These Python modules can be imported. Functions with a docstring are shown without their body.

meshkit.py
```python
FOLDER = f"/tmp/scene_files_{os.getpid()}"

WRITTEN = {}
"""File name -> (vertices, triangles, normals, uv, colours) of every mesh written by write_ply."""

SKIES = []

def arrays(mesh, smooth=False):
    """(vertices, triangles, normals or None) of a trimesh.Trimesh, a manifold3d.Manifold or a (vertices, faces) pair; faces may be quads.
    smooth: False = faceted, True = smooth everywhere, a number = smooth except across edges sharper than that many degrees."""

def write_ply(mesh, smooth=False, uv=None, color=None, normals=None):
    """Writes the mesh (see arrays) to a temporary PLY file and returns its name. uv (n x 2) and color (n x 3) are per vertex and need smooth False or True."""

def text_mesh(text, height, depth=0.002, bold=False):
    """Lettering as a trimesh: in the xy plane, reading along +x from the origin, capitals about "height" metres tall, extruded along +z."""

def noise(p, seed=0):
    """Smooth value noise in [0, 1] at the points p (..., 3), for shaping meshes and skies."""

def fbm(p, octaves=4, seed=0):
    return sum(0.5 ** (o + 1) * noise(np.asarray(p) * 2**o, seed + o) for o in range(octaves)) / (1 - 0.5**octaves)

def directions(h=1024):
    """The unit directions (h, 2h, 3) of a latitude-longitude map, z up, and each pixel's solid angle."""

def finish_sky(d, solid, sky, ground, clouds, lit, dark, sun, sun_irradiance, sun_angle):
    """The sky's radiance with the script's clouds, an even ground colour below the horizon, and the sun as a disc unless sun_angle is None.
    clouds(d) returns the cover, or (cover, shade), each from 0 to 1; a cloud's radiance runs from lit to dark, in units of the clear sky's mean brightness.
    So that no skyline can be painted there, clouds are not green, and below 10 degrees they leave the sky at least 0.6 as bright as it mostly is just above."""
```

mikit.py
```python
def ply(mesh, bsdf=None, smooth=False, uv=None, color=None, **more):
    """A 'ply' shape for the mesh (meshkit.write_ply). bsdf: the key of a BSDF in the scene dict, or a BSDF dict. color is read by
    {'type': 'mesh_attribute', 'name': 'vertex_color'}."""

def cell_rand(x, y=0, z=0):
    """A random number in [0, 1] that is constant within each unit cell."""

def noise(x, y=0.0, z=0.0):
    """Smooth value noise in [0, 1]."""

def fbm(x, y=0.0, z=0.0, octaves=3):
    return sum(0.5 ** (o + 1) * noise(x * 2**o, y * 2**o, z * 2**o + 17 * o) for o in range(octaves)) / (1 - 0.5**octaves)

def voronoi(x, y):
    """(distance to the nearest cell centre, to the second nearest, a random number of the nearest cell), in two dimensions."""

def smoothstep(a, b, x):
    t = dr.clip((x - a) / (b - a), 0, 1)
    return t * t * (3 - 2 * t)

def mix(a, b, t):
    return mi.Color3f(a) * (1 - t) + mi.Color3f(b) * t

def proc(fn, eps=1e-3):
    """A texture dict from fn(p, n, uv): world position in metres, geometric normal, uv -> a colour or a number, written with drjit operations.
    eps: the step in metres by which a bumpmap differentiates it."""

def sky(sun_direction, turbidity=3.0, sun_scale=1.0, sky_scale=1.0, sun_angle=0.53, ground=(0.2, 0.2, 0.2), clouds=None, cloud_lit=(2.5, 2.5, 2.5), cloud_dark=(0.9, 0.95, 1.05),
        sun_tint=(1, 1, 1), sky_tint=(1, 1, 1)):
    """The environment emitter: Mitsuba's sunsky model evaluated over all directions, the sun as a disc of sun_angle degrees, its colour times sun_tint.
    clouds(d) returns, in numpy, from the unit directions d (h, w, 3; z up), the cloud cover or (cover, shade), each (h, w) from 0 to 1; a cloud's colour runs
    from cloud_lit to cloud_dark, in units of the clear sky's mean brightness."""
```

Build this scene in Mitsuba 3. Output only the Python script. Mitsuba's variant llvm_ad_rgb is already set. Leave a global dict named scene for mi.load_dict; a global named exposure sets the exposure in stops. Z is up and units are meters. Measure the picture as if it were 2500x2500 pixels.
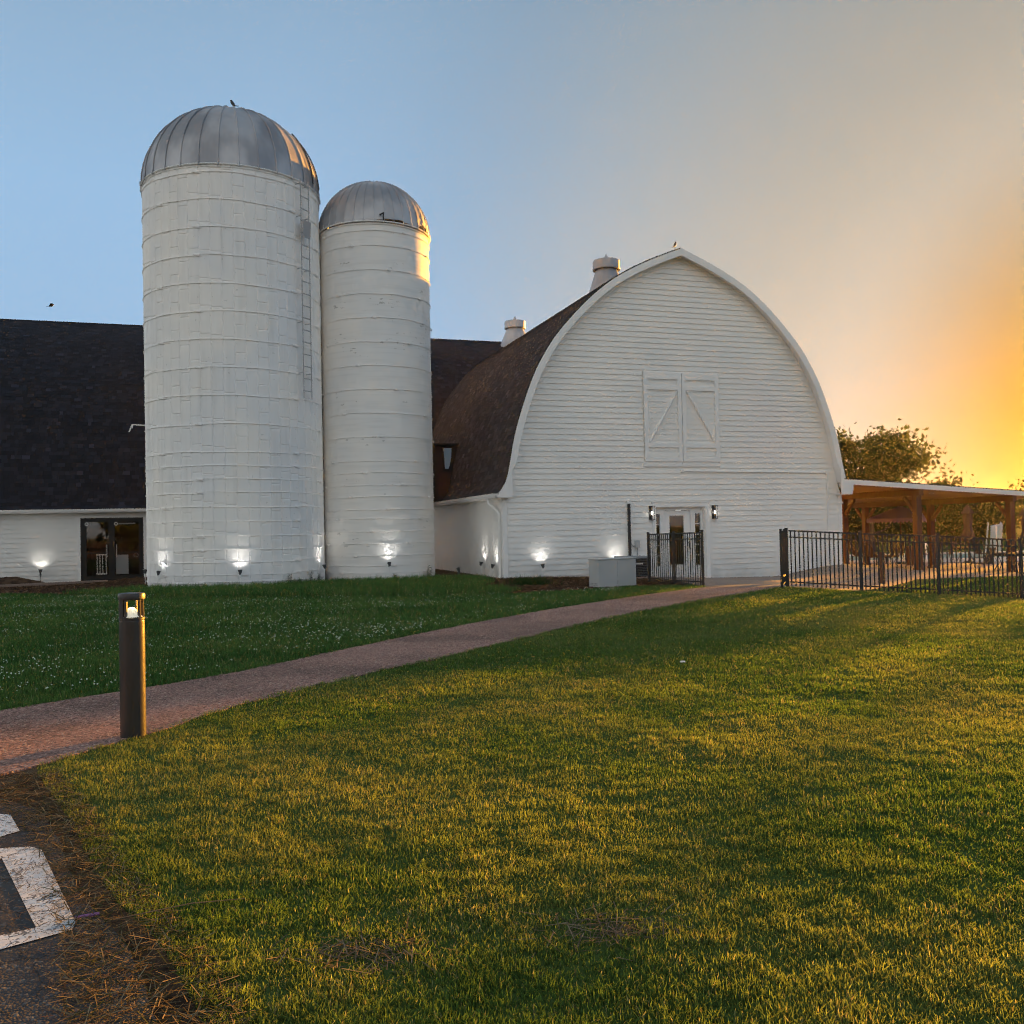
import math
import random
import numpy as np
import trimesh
import shapely
from shapely.geometry import Polygon, LineString, box as sbox
from scipy.interpolate import RBFInterpolator
import mitsuba as mi
import drjit as dr
import mikit
import meshkit
from mikit import proc

rng = np.random.default_rng(7)
random.seed(7)
T = mi.ScalarTransform4f
scene, labels = {}, {}

# ------------------------------------------------------------------ camera, sky, sun, exposure
exposure = 2.95
_p, _r = .0188, .02135
_fwd = np.array([0, math.cos(_p), math.sin(_p)])
_up0 = np.array([0, -math.sin(_p), math.cos(_p)])
_up = math.cos(_r) * _up0 + math.sin(_r) * np.array([1., 0, 0])
EYE = np.array([0, 0, 1.5])
scene['camera'] = {'type': 'perspective', 'fov': 58.11, 'fov_axis': 'x', 'near_clip': .05, 'far_clip': 6000,
                   'to_world': T().look_at(EYE.tolist(), (EYE + _fwd).tolist(), _up.tolist())}
_az, _el = math.radians(36.6), math.radians(4.8)
SUN = np.array([math.sin(_az) * math.cos(_el), math.cos(_az) * math.cos(_el), math.sin(_el)])


def veil(d):
    """thin high haze: it thins out towards the low sun and pales away from it"""
    g = np.degrees(np.arccos(np.clip(d @ SUN, -1, 1)))
    sm = lambda a, b, x: (lambda t: t * t * (3 - 2 * t))(np.clip((x - a) / (b - a), 0, 1))
    n = meshkit.fbm(d * np.array([2., 2., 7.]), 3) - .5
    el = np.degrees(np.arcsin(np.clip(d[..., 2], 0, 1)))
    g = g + 2 * n
    cover = (.39 * sm(5, 18, g) + .55 * sm(20, 54, g)) * (.55 + .9 * np.clip(1 - el / 42, 0, 1))
    return np.minimum(cover, .97), 1 - sm(16, 44, g) * (1 - sm(62, 120, g))


scene['sky'] = mikit.sky(SUN, turbidity=2.3, ground=(.09, .1, .06), clouds=veil, cloud_lit=(5.7, 9.4, 13.8), cloud_dark=(15.4, 16.6, 17.2),
                         sky_scale=.41, sky_tint=(1, .64, .12), sun_tint=(1, .93, .72), sun_scale=6.0)

# ------------------------------------------------------------------ helpers
HAZE = .00014
TH = .31976
G = np.array([math.cos(TH), math.sin(TH), 0])
S = np.array([-math.sin(TH), math.cos(TH), 0])
L0 = np.array([-.27618, 28.33697, 0])       # the barn's near corner; u runs along the gable, s into the barn


def W(u, s, z=0.):
    return L0 + u * G + s * S + np.array([0, 0, z])


def toW(v):
    v = np.asarray(v, float)
    return L0 + v[:, :1] * G + v[:, 1:2] * S + np.stack([0 * v[:, 0], 0 * v[:, 0], v[:, 2]], 1)


def toUS(x, y):
    dx, dy = np.asarray(x) - L0[0], np.asarray(y) - L0[1]
    return dx * G[0] + dy * G[1], dx * S[0] + dy * S[1]


count = {}


def numbered(k):
    n = count.get(k, 0)
    count[k] = n + 1
    return k if n == 0 else f'{k}_{n:03d}'


def put(name, mesh, m, parent=None, label=None, cat=None, group=None, kind=None, smooth=False, **more):
    key = numbered((parent + '__' if parent else '') + name)
    scene[key] = mikit.ply(mesh, m, smooth=smooth, **more)
    tag(key, label, cat, group, kind)
    return key


def tag(key, label=None, cat=None, group=None, kind=None):
    d = {k: v for k, v in (('label', label), ('category', cat), ('group', group), ('kind', kind)) if v}
    if d:
        labels[key] = d
    return key


def thing(name, label, cat, group=None):
    return tag(numbered(name), label, cat, group)


BF = np.array([[0, 1, 3], [0, 3, 2], [4, 6, 7], [4, 7, 5], [0, 4, 5], [0, 5, 1], [2, 3, 7], [2, 7, 6], [0, 2, 6], [0, 6, 4], [1, 5, 7], [1, 7, 3]])


class MB:
    """collects pieces of one mesh"""

    def __init__(self):
        self.v, self.f, self.n = [], [], 0

    def add(self, v, f):
        v, f = np.asarray(v, float), np.asarray(f, int)
        if f.shape[1] == 4:
            f = np.vstack([f[:, [0, 1, 2]], f[:, [0, 2, 3]]])
        self.v.append(v)
        self.f.append(f + self.n)
        self.n += len(v)
        return self

    def mesh(self, t):
        return self.add(np.array(t.vertices), np.array(t.faces))

    def hexa(self, c8):
        return self.add(c8, BF)

    def box(self, lo, hi, world=False):
        lo, hi = np.array(lo, float), np.array(hi, float)
        c = np.array([[x, y, z] for x in (0, 1) for y in (0, 1) for z in (0, 1)], float) * (hi - lo) + lo
        return self.add(toW(c) if world else c, BF)

    def bar(self, a, b, w, h=None, side=None):
        a, b = np.asarray(a, float), np.asarray(b, float)
        h = w if h is None else h
        d = (b - a) / np.linalg.norm(b - a)
        r = np.asarray(side, float) if side is not None else (np.array([0, 0, 1.]) if abs(d[2]) < .9 else np.array([1., 0, 0]))
        x = np.cross(d, r)
        x /= np.linalg.norm(x)
        y = np.cross(x, d)
        c = []
        for sx in (-.5, .5):
            for sy in (-.5, .5):
                for e in (a, b):
                    c.append(e + sx * w * x + sy * h * y)
        return self.add(np.array(c), BF)

    def tube(self, pts, r, n=8, cap=True):
        pts = np.asarray(pts, float)
        rr = np.broadcast_to(np.asarray(r, float), (len(pts),))
        t = np.gradient(pts, axis=0)
        t /= np.linalg.norm(t, axis=1, keepdims=True) + 1e-12
        ref = np.array([0, 0, 1.]) if abs(t[0, 2]) < .9 else np.array([1., 0, 0])
        x = np.cross(t, ref)
        x /= np.linalg.norm(x, axis=1, keepdims=True) + 1e-12
        y = np.cross(t, x)
        a = np.arange(n) / n * 2 * np.pi
        v = pts[:, None] + rr[:, None, None] * (np.cos(a)[None, :, None] * x[:, None] + np.sin(a)[None, :, None] * y[:, None])
        m, i = len(pts), np.arange(n)
        f = []
        for k in range(m - 1):
            p, q = k * n, (k + 1) * n
            f.append(np.stack([p + i, p + (i + 1) % n, q + (i + 1) % n, q + i], 1))
        f = np.vstack(f)
        f = np.vstack([f[:, [0, 1, 2]], f[:, [0, 2, 3]]])
        v = v.reshape(-1, 3)
        if cap:
            v = np.vstack([v, pts[:1], pts[-1:]])
            f = np.vstack([f, np.stack([(i + 1) % n, i, i * 0 + len(v) - 2], 1), np.stack([(m - 1) * n + i, (m - 1) * n + (i + 1) % n, i * 0 + len(v) - 1], 1)])
        return self.add(v, f)

    def lathe(self, prof, c, n=24):
        """prof: (r, z) rows; c: centre"""
        prof = np.asarray(prof, float)
        a = np.arange(n) / n * 2 * np.pi
        v = np.stack([prof[:, :1] * np.cos(a), prof[:, :1] * np.sin(a), prof[:, 1:] + 0 * a], -1).reshape(-1, 3) + np.asarray(c, float)
        i = np.arange(n)
        f = np.vstack([np.stack([k * n + i, k * n + (i + 1) % n, (k + 1) * n + (i + 1) % n, (k + 1) * n + i], 1) for k in range(len(prof) - 1)])
        return self.add(v, f)

    @property
    def tm(self):
        return trimesh.Trimesh(np.vstack(self.v), np.vstack(self.f), process=False)

    def put(self, name, m, parent=None, **k):
        return put(name, self.tm, m, parent, **k)


def prism(poly, d0, d1, axis='s'):
    """shapely polygon in (u, z) extruded along s from d0 to d1, in world coordinates"""
    out = MB()
    for g in getattr(poly, 'geoms', [poly]):
        if g.is_empty or g.area < 1e-5:
            continue
        t = trimesh.creation.extrude_polygon(g, d1 - d0, engine='earcut')
        v = np.array(t.vertices)
        v = np.stack([v[:, 0], v[:, 2] + d0, v[:, 1]], 1) if axis == 's' else np.stack([v[:, 2] + d0, v[:, 0], v[:, 1]], 1)
        f = np.array(t.faces)
        out.add(toW(v), f[:, ::-1] if axis == 's' else f)
    return out


# ------------------------------------------------------------------ materials
def rgb(*c):
    return {'type': 'rgb', 'value': list(c)}


def princ(color, rough=.6, **k):
    return {'type': 'twosided', 'bsdf': {'type': 'principled', 'base_color': color if isinstance(color, dict) else rgb(*color), 'roughness': rough, **k}}


def bump(b, fn, scale, eps=2e-3):
    return {'type': 'bumpmap', 'arbitrary': proc(fn, eps), 'scale': scale, 'bsdf': b}


f3, nz, vor, ss, mix = mikit.fbm, mikit.noise, mikit.voronoi, mikit.smoothstep, mikit.mix
VC = {'type': 'mesh_attribute', 'name': 'vertex_color'}


def c_siding(p, n, uv):
    q = p.x * float(G[0]) + p.y * float(G[1])
    a = f3(q * .5, p.y * .5, p.z * .35, octaves=4)
    b = f3(q * 3, p.y * 3, p.z * 40, octaves=2)
    dirt = ss(.9, -.2, p.z) * f3(p.x * 4, p.y * 4, p.z * 3) * .35
    return mix((.82, .795, .755), (.70, .70, .69), ss(.3, .75, a) * .6) * (1 - dirt)


scene['white_siding'] = princ(proc(c_siding), .75, specular=.2)
scene['white_trim'] = princ(proc(lambda p, n, uv: mix((.82, .80, .775), (.72, .72, .71), f3(p.x * 2, p.y * 2, p.z * 1.5))), .45, specular=.5)


def c_stave(p, n, uv):
    a = f3(p.x * .9, p.y * .9, p.z * .5, octaves=4)
    st = f3(p.x * 7, p.y * 7, p.z * .35, octaves=3)
    ch = f3(p.x * 14, p.y * 14, p.z * 9, octaves=3)
    base = mix((.87, .84, .80), (.76, .77, .79), ss(.35, .7, a) * .7)
    base = base * (1 - .08 * ss(.5, .85, st))
    return mix(base, (.45, .44, .42), ss(.77, .84, ch) * .6) * (1 - .3 * ss(.7, -.1, p.z) * f3(p.x * 3, p.y * 3, p.z * 2))


scene['silo_paint'] = princ(proc(c_stave), .8, specular=.15)


def c_plaster(p, n, uv):
    a = f3(p.x * .8, p.y * .8, p.z * .5, octaves=4)
    band = f3(p.x * 1.2, p.y * 1.2, p.z * 12, octaves=3)
    ch = f3(p.x * 6, p.y * 6, p.z * 16, octaves=4) * .6 + .4 * f3(p.x * 1.1, p.y * 1.1, p.z * 1.6, octaves=2)
    base = mix((.85, .82, .78), (.74, .75, .76), ss(.35, .7, a) * .7) * (1 - .06 * ss(.45, .75, band))
    return mix(base, (.36, .35, .33), ss(.70, .73, ch) * .7)


scene['silo_plaster'] = bump(princ(proc(c_plaster), .8, specular=.15), lambda p, n, uv: f3(p.x * 3, p.y * 3, p.z * 14, octaves=3), .008)


def c_metal(p, n, uv):
    a = f3(p.x * 1.4, p.y * 1.4, p.z * .8, octaves=4)
    st = f3(p.x * 9, p.y * 9, p.z * .9, octaves=3)
    return mix((.50, .50, .52), (.24, .25, .28), ss(.3, .72, a) * .75 + .25 * st)


scene['ladder_paint'] = princ((.30, .30, .31), .5)
scene['galvanized'] = princ(proc(c_metal), .52, metallic=.75, specular=.5)
scene['galvanized_old'] = princ(proc(lambda p, n, uv: c_metal(p, n, uv) * .95 + .03), .5, metallic=.55, specular=.5)


def c_shingle(p, n, uv):
    return 0


scene['shingle'] = {'type': 'twosided', 'bsdf': {'type': 'principled', 'base_color': VC, 'roughness': .85, 'specular': .25}}
scene['roof_deck'] = princ((.012, .012, .014), .9)
scene['black_metal'] = princ((.012, .012, .013), .42, specular=.5)
scene['bronze_metal'] = princ(proc(lambda p, n, uv: mix((.03, .028, .027), (.045, .04, .038), f3(p.x * 20, p.y * 20, p.z * 6))), .35, metallic=.3, specular=.6)
scene['grey_metal'] = princ(proc(lambda p, n, uv: mix((.40, .42, .43), (.33, .35, .36), f3(p.x * 2, p.y * 2, p.z * 2))), .5, specular=.5)
scene['grey_metal_dark'] = princ((.22, .23, .24), .5, specular=.4)
scene['chrome'] = princ((.75, .75, .75), .2, metallic=1.0)
scene['lamp_white'] = princ((.75, .75, .73), .5)
scene['lamp_dark'] = princ((.05, .055, .06), .5)
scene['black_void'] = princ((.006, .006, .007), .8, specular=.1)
scene['dark_frame'] = princ((.008, .008, .009), .45, specular=.3)
scene['glass'] = {'type': 'thindielectric', 'int_ior': 1.5}
scene['clear_glass'] = {'type': 'thindielectric', 'int_ior': 1.3}


def c_wood(p, n, uv):
    g = f3(p.x * 14, p.y * 14, p.z * 1.6, octaves=3)
    return mix((.13, .056, .025), (.075, .032, .016), g)


scene['cedar'] = princ(proc(c_wood), .6, specular=.3)
scene['cedar_board'] = princ(proc(lambda p, n, uv: mix((.24, .14, .08), (.17, .095, .052), f3(p.x * 3, p.y * 18, p.z * 3))), .6)
scene['brown_box'] = princ((.10, .05, .025), .6)
scene['feathers'] = princ((.012, .012, .014), .6)


def c_conc(p, n, uv):
    a = f3(p.x * 1.1, p.y * 1.1, octaves=4)
    pb = vor(p.x * 52, p.y * 52)
    c = mix((.225, .130, .108), (.14, .083, .07), ss(.3, .7, a))
    c = c * (.55 + .9 * pb[2])
    c = mix(c, (.30, .24, .20), ss(.86, .98, pb[2]) * .7)
    return mix(c, (.05, .042, .04), ss(.0, .22, pb[2]) * -.5 + .5 * ss(.3, .55, pb[0]))


scene['aggregate'] = bump(princ(proc(c_conc), .8, specular=.3), lambda p, n, uv: -vor(p.x * 52, p.y * 52)[0], .008, 3e-3)
scene['patio_concrete'] = princ(proc(lambda p, n, uv: mix((.24, .175, .14), (.155, .115, .10), f3(p.x * .9, p.y * .9, octaves=4)) * (.85 + .3 * nz(p.x * 25, p.y * 25))), .75)


def c_asphalt(p, n, uv):
    a = f3(p.x * 2, p.y * 2, octaves=3)
    pb = vor(p.x * 90, p.y * 90)
    c = mix((.032, .032, .037), (.06, .056, .055), ss(.3, .75, a))
    c = mix(c, (.15, .145, .14), ss(.8, 1., pb[2]) * .6)
    k = vor(p.x * 3.2 + f3(p.x * 5, p.y * 5), p.y * 3.2)
    return c * (1 - .6 * ss(.035, .0, k[1] - k[0]))


scene['asphalt'] = bump(princ(proc(c_asphalt), .75, specular=.4), lambda p, n, uv: -vor(p.x * 90, p.y * 90)[0], .006, 2e-3)


def c_paint(p, n, uv):
    w = f3(p.x * 9, p.y * 9, octaves=4)
    k = vor(p.x * 7 + .7 * f3(p.x * 12, p.y * 12), p.y * 7)
    cr = ss(.03, .008, k[1] - k[0])
    k2 = nz(p.x * 130, p.y * 130) * .55 + .45 * nz(p.x * 30, p.y * 30)
    worn = dr.maximum(cr * ss(.35, .55, w), ss(.64, .74, k2) * .85)
    return mix(mix((.60, .63, .66), (.47, .50, .53), w), (.05, .05, .055), worn)


scene['road_paint'] = princ(proc(c_paint), .6)


def c_soil(p, n, uv):
    # green under-grass ground; dry soil and mulch near the buildings and at the asphalt's edge
    a = f3(p.x * .6, p.y * .6, octaves=3)
    b = f3(p.x * 9, p.y * 9, octaves=4)
    grass = mix((.030, .056, .014), (.055, .085, .022), b) * (.8 + .4 * a)
    soil = mix((.085, .052, .034), (.035, .022, .016), ss(.3, .7, b))
    d = p.y - 21.6 - .5 * dr.maximum(p.x, 0) - .62 * dr.maximum(-p.x - 7.4, 0) + 1.2 * (a - .5)
    bed = ss(-.2, .5, d) * ss(46, 40, p.y)
    strip = ss(-.12, .12, -(p.x + 1.55 + (p.y - 3.9) * .70) + .14 * (b - .5)) * ss(7.4, 6.6, p.y)
    far = ss(120, 400, dr.sqrt(p.x * p.x + p.y * p.y))
    return mix(mix(grass, soil, dr.minimum(dr.maximum(bed, strip), 1)), (.05, .06, .022), far)


scene['soil'] = bump(princ(proc(c_soil), .95, specular=.1), lambda p, n, uv: f3(p.x * 22, p.y * 22, octaves=3), .03, 4e-3)
scene['grass_blade'] = {'type': 'principledthin', 'base_color': VC, 'roughness': .55, 'diff_trans': .9, 'spec_trans': 0.0}
scene['leaf'] = {'type': 'principledthin', 'base_color': VC, 'roughness': .6, 'diff_trans': .8, 'spec_trans': 0.0}
scene['dry_straw'] = {'type': 'twosided', 'bsdf': {'type': 'diffuse', 'reflectance': VC}}
scene['bark'] = princ(proc(lambda p, n, uv: mix((.085, .06, .042), (.04, .03, .022), f3(p.x * 8, p.y * 8, p.z * 2))), .9)
scene['canvas_purple'] = {'type': 'principledthin', 'base_color': rgb(.22, .17, .30), 'roughness': .8, 'diff_trans': .35}
scene['canvas_brown'] = princ((.06, .038, .026), .8)
scene['slide_blue'] = princ((.30, .45, .58), .35)
scene['pool_tile'] = princ((.42, .55, .58), .4)
scene['pool_coping'] = princ((.62, .60, .56), .6)
scene['pool_water'] = {'type': 'dielectric', 'int_ior': 1.33}
scene['flower_white'] = princ((.62, .66, .58), .8)
scene['straw_pink'] = princ((.22, .08, .22), .35)


def emit(c, k):
    return {'emitter': {'type': 'area', 'radiance': rgb(*[x * k for x in c])}}


# ------------------------------------------------------------------ ground
LS = (-8.749, 29.359, 2.6986)      # large silo: x, y, radius
SS = (-4.426, 30.754, 1.8227)
CP = [(0, 0, 0), (-6, 4, 0), (6, 3, 0), (0, 10, 0), (6, 10, 0), (-8, 12, 0), (-14, 22, -.03), (0, 18, 0), (4.65, 22.65, -.02), (6.5, 21.9, -.01), (8.05, 21.36, -.114),
      (9.63, 20.9, -.2), (11.45, 20.8, -.34), (13.6, 20.4, -.45), (10, 14, -.12), (14, 8, -.1), (-9, 26.6, 0), (-4.4, 28.9, 0), (-1, 24, 0), (2.1, 23.3, .0), (20, 16, -.5), (-30, 10, 0),
      (-30, -20, 0), (30, -20, 0), (0, -30, 0), (40, 60, -.6), (20, 60, -.55), (60, 20, -.6), (-40, 60, -.3), (0, 90, -.5), (-60, 30, -.2)]
for u, s, z in ((0, 0, 0), (0, 5, .0), (0, 11, .0), (3.7, 0, -.08), (7.1, 0, -.25), (9.8, 0, -.30), (10.6, 0, -.16), (11.1, 0, -.08), (12, 0, .015), (12.4, 0.2, .06), (12.4, 3, .0), (15.6, -.1, -.3),
                (19.9, -.1, -.5), (16, 6, -.35), (20, 6, -.5), (-20, 11.5, -.2), (-13.2, 11.5, -.22), (-11, 11.5, -.05), (-13, 8.5, -.12), (-8, 11.3, 0), (6, 10, -.1), (3.6, -3.4, -.03), (8, -3, -.2), (12, -3, -.2)):
    q = W(u, s)
    CP.append((q[0], q[1], z))
CP = np.array(CP)
_rbf = RBFInterpolator(CP[:, :2], CP[:, 2], kernel='linear', smoothing=.02)

pathN = [(-9.0, 3.4), (-6.2, 6.2), (-4.5, 8.07), (-4.09, 8.67), (-3.55, 9.3), (-3.01, 10.1), (-2.41, 11.35), (-1.64, 12.97), (-.6, 14.95), (.8, 17.3), (2.63, 19.9), (4.67, 22.51)]
pathS = [(-5.2, 2.5), (-4.0, 4.9), (-3.13, 6.15), (-2.87, 6.75), (-2.72, 7.25), (-2.42, 8.1), (-1.94, 9.07), (-1.29, 10.15), (-.47, 11.55), (.62, 13.55), (2.14, 16.15), (4.15, 19.05), (6.26, 21.76)]
LAWN_EDGE = [(-3.13, 6.15), (-3.0, 5.9), (-2.35, 4.96), (-1.87, 4.2), (-1.55, 3.75), (-1.34, 3.52), (-1.13, 3.2), (-.92, 2.86), (-.78, 2.3), (-.6, 1.5), (-.5, 0)]


def sx(poly):
    return shapely.prepared.prep(poly)


path_poly = Polygon(pathN + pathS[::-1])
lawn_a = Polygon(LAWN_EDGE + [(12, -1), (24, 6), (24, 18.5), (11.45, 20.75), (9.63, 20.85), (8.05, 21.3), (6.5, 21.85)] + pathS[::-1][:-2])
bed_edge = [(-19, 29), (-14.7, 26.4), (-10.66, 23.9), (-7.4, 22.1), (-5.3, 21.7), (-1.9, 21.2), (0, 21.5), (1.9, 22.25), (3.0, 23.2), (4.0, 23.2), (4.62, 22.7)]
lawn_b = Polygon(pathN[1:] + bed_edge[::-1] + [(-26, 24), (-26, 6)])
rough_poly = Polygon([(-12.4, 25.2), (-10.66, 23.9), (-7.4, 22.1), (-5.3, 21.7), (-1.9, 21.2), (-.2, 21.5), (.2, 22.6), (-1, 24), (-.5, 26.2), (-1.0, 29.0), (-2.4, 29.3), (-4.3, 28.6), (-6.2, 28.2), (-7, 27.1), (-9, 26.5), (-11, 27.3)])
patio_poly = Polygon([tuple(q[:2]) for q in (W(7.0, -.02), W(12.42, -.02), W(12.42, 12), W(40, 16), W(40, -1.5), W(19.8, -3.0), W(14.2, -4.2), W(11.4, -4.6))] + [(8.05, 21.5), (6.55, 22.0), (5.5, 22.35), (4.72, 22.75), tuple(W(4.9, -.02)[:2])])
lawn_c = Polygon([(9.3, 21.4), (9.63, 21.1), (11.45, 20.95), (13.6, 20.6), (24, 20), (26, 28), tuple(W(19.8, -3.1)[:2]), tuple(W(14.2, -4.3)[:2]), (9.35, 23.4)])
ASPH = Polygon([(-9, -3), (-.7, -3), (-.75, 1.6), (-1.01, 2.65), (-1.17, 2.9), (-1.43, 3.32), (-1.67, 3.65), (-1.87, 3.93), (-2.17, 4.39), (-2.5, 4.9), (-2.96, 5.35), (-3.4, 5.2), (-5.2, 4.0), (-9, 3.0)])
hard = shapely.union_all([path_poly, patio_poly.buffer(0), ASPH]).buffer(.05)


def flat(x, y):
    """how much the lawn's bumps are ironed out: 0 on paths, patio and by the walls"""
    pts = shapely.points(x, y)
    d = shapely.distance(pts, hard)
    u, s = toUS(x, y)
    db = np.maximum(np.maximum(-u, u - 12.4), -s)
    dw = np.maximum(np.hypot(x - LS[0], y - LS[1]) - LS[2], 0)
    dv = np.maximum(np.hypot(x - SS[0], y - SS[1]) - SS[2], 0)
    return np.clip(np.minimum(np.minimum(d / .9, np.maximum(db, 0) / 1.5), np.minimum(dw, dv) / 1.2), 0, 1)


def base_h(x, y):
    x, y = np.asarray(x, float), np.asarray(y, float)
    p = np.stack([np.clip(x, -60, 60), np.clip(y, -30, 90)], -1).reshape(-1, 2)
    return _rbf(p).reshape(x.shape)


def ground_h(x, y):
    x, y = np.asarray(x, float), np.asarray(y, float)
    h = base_h(x, y)
    P = np.stack([x, y, 0 * x], -1)
    n = (meshkit.fbm(P * .55, 3, 3) - .5) * .06 + (meshkit.fbm(P * 2.3, 2, 9) - .5) * .02
    near = np.clip((45 - np.hypot(x, y)) / 15, 0, 1)
    return h + n * near * flat(x.ravel(), y.ravel()).reshape(x.shape)


def axis_pts(lo, hi, step, far):
    core = np.arange(lo, hi + 1e-6, step)
    g = step * np.cumsum(1.18 ** np.arange(1, 60))
    g = g[g < far]
    return np.concatenate([(lo - g)[::-1], core, hi + g])


gx, gy = axis_pts(-17, 19, .16, 2500), axis_pts(-1, 31, .16, 2500)
X, Y = np.meshgrid(gx, gy, indexing='ij')
Z = ground_h(X, Y)
i, j = np.meshgrid(np.arange(len(gx) - 1), np.arange(len(gy) - 1), indexing='ij')
k = (i * len(gy) + j).ravel()
gf = np.vstack([np.stack([k, k + len(gy), k + len(gy) + 1], 1), np.stack([k, k + len(gy) + 1, k + 1], 1)])
put('ground', (np.stack([X, Y, Z], -1).reshape(-1, 3), gf), 'soil', label='grassed ground that slopes gently around the barn', kind='structure', smooth=True)
_hgrid = (gx, gy, Z)


def gh(x, y):
    """height of the ground mesh, bilinear"""
    x, y = np.asarray(x, float), np.asarray(y, float)
    a = np.clip(np.searchsorted(gx, x) - 1, 0, len(gx) - 2)
    b = np.clip(np.searchsorted(gy, y) - 1, 0, len(gy) - 2)
    tx, ty = (x - gx[a]) / (gx[a + 1] - gx[a]), (y - gy[b]) / (gy[b + 1] - gy[b])
    return (Z[a, b] * (1 - tx) + Z[a + 1, b] * tx) * (1 - ty) + (Z[a, b + 1] * (1 - tx) + Z[a + 1, b + 1] * tx) * ty


def sheet(poly, lift, step=.3, edge=True):
    """a paved sheet over the polygon that follows the ground"""
    poly = poly.segmentize(step)
    x0, y0, x1, y1 = poly.bounds
    xs, ys = np.meshgrid(np.arange(x0, x1, step), np.arange(y0, y1, step))
    inner = poly.buffer(-step * .4)
    pts = np.stack([xs.ravel(), ys.ravel()], 1)
    pts = pts[shapely.contains_xy(inner, pts[:, 0], pts[:, 1])]
    b = np.array(poly.exterior.coords)[:-1]
    allp = np.vstack([b, pts])
    from scipy.spatial import Delaunay
    tri = Delaunay(allp).simplices
    c = allp[tri].mean(1)
    tri = tri[shapely.contains_xy(poly, c[:, 0], c[:, 1])]
    a = allp[tri]
    e1, e2 = a[:, 1] - a[:, 0], a[:, 2] - a[:, 0]
    flip = e1[:, 0] * e2[:, 1] - e1[:, 1] * e2[:, 0] < 0
    tri[flip] = tri[flip][:, ::-1]
    z = base_h(allp[:, 0], allp[:, 1]) + lift
    v = np.column_stack([allp, z])
    if edge:
        n, nb = len(v), len(b)
        v = np.vstack([v, v[:nb] - [0, 0, .15]])
        i = np.arange(nb)
        jn = (i + 1) % nb
        tri = np.vstack([tri, np.stack([i, n + i, n + jn], 1), np.stack([i, n + jn, jn], 1)])
    return trimesh.Trimesh(v, tri, process=False)


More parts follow.
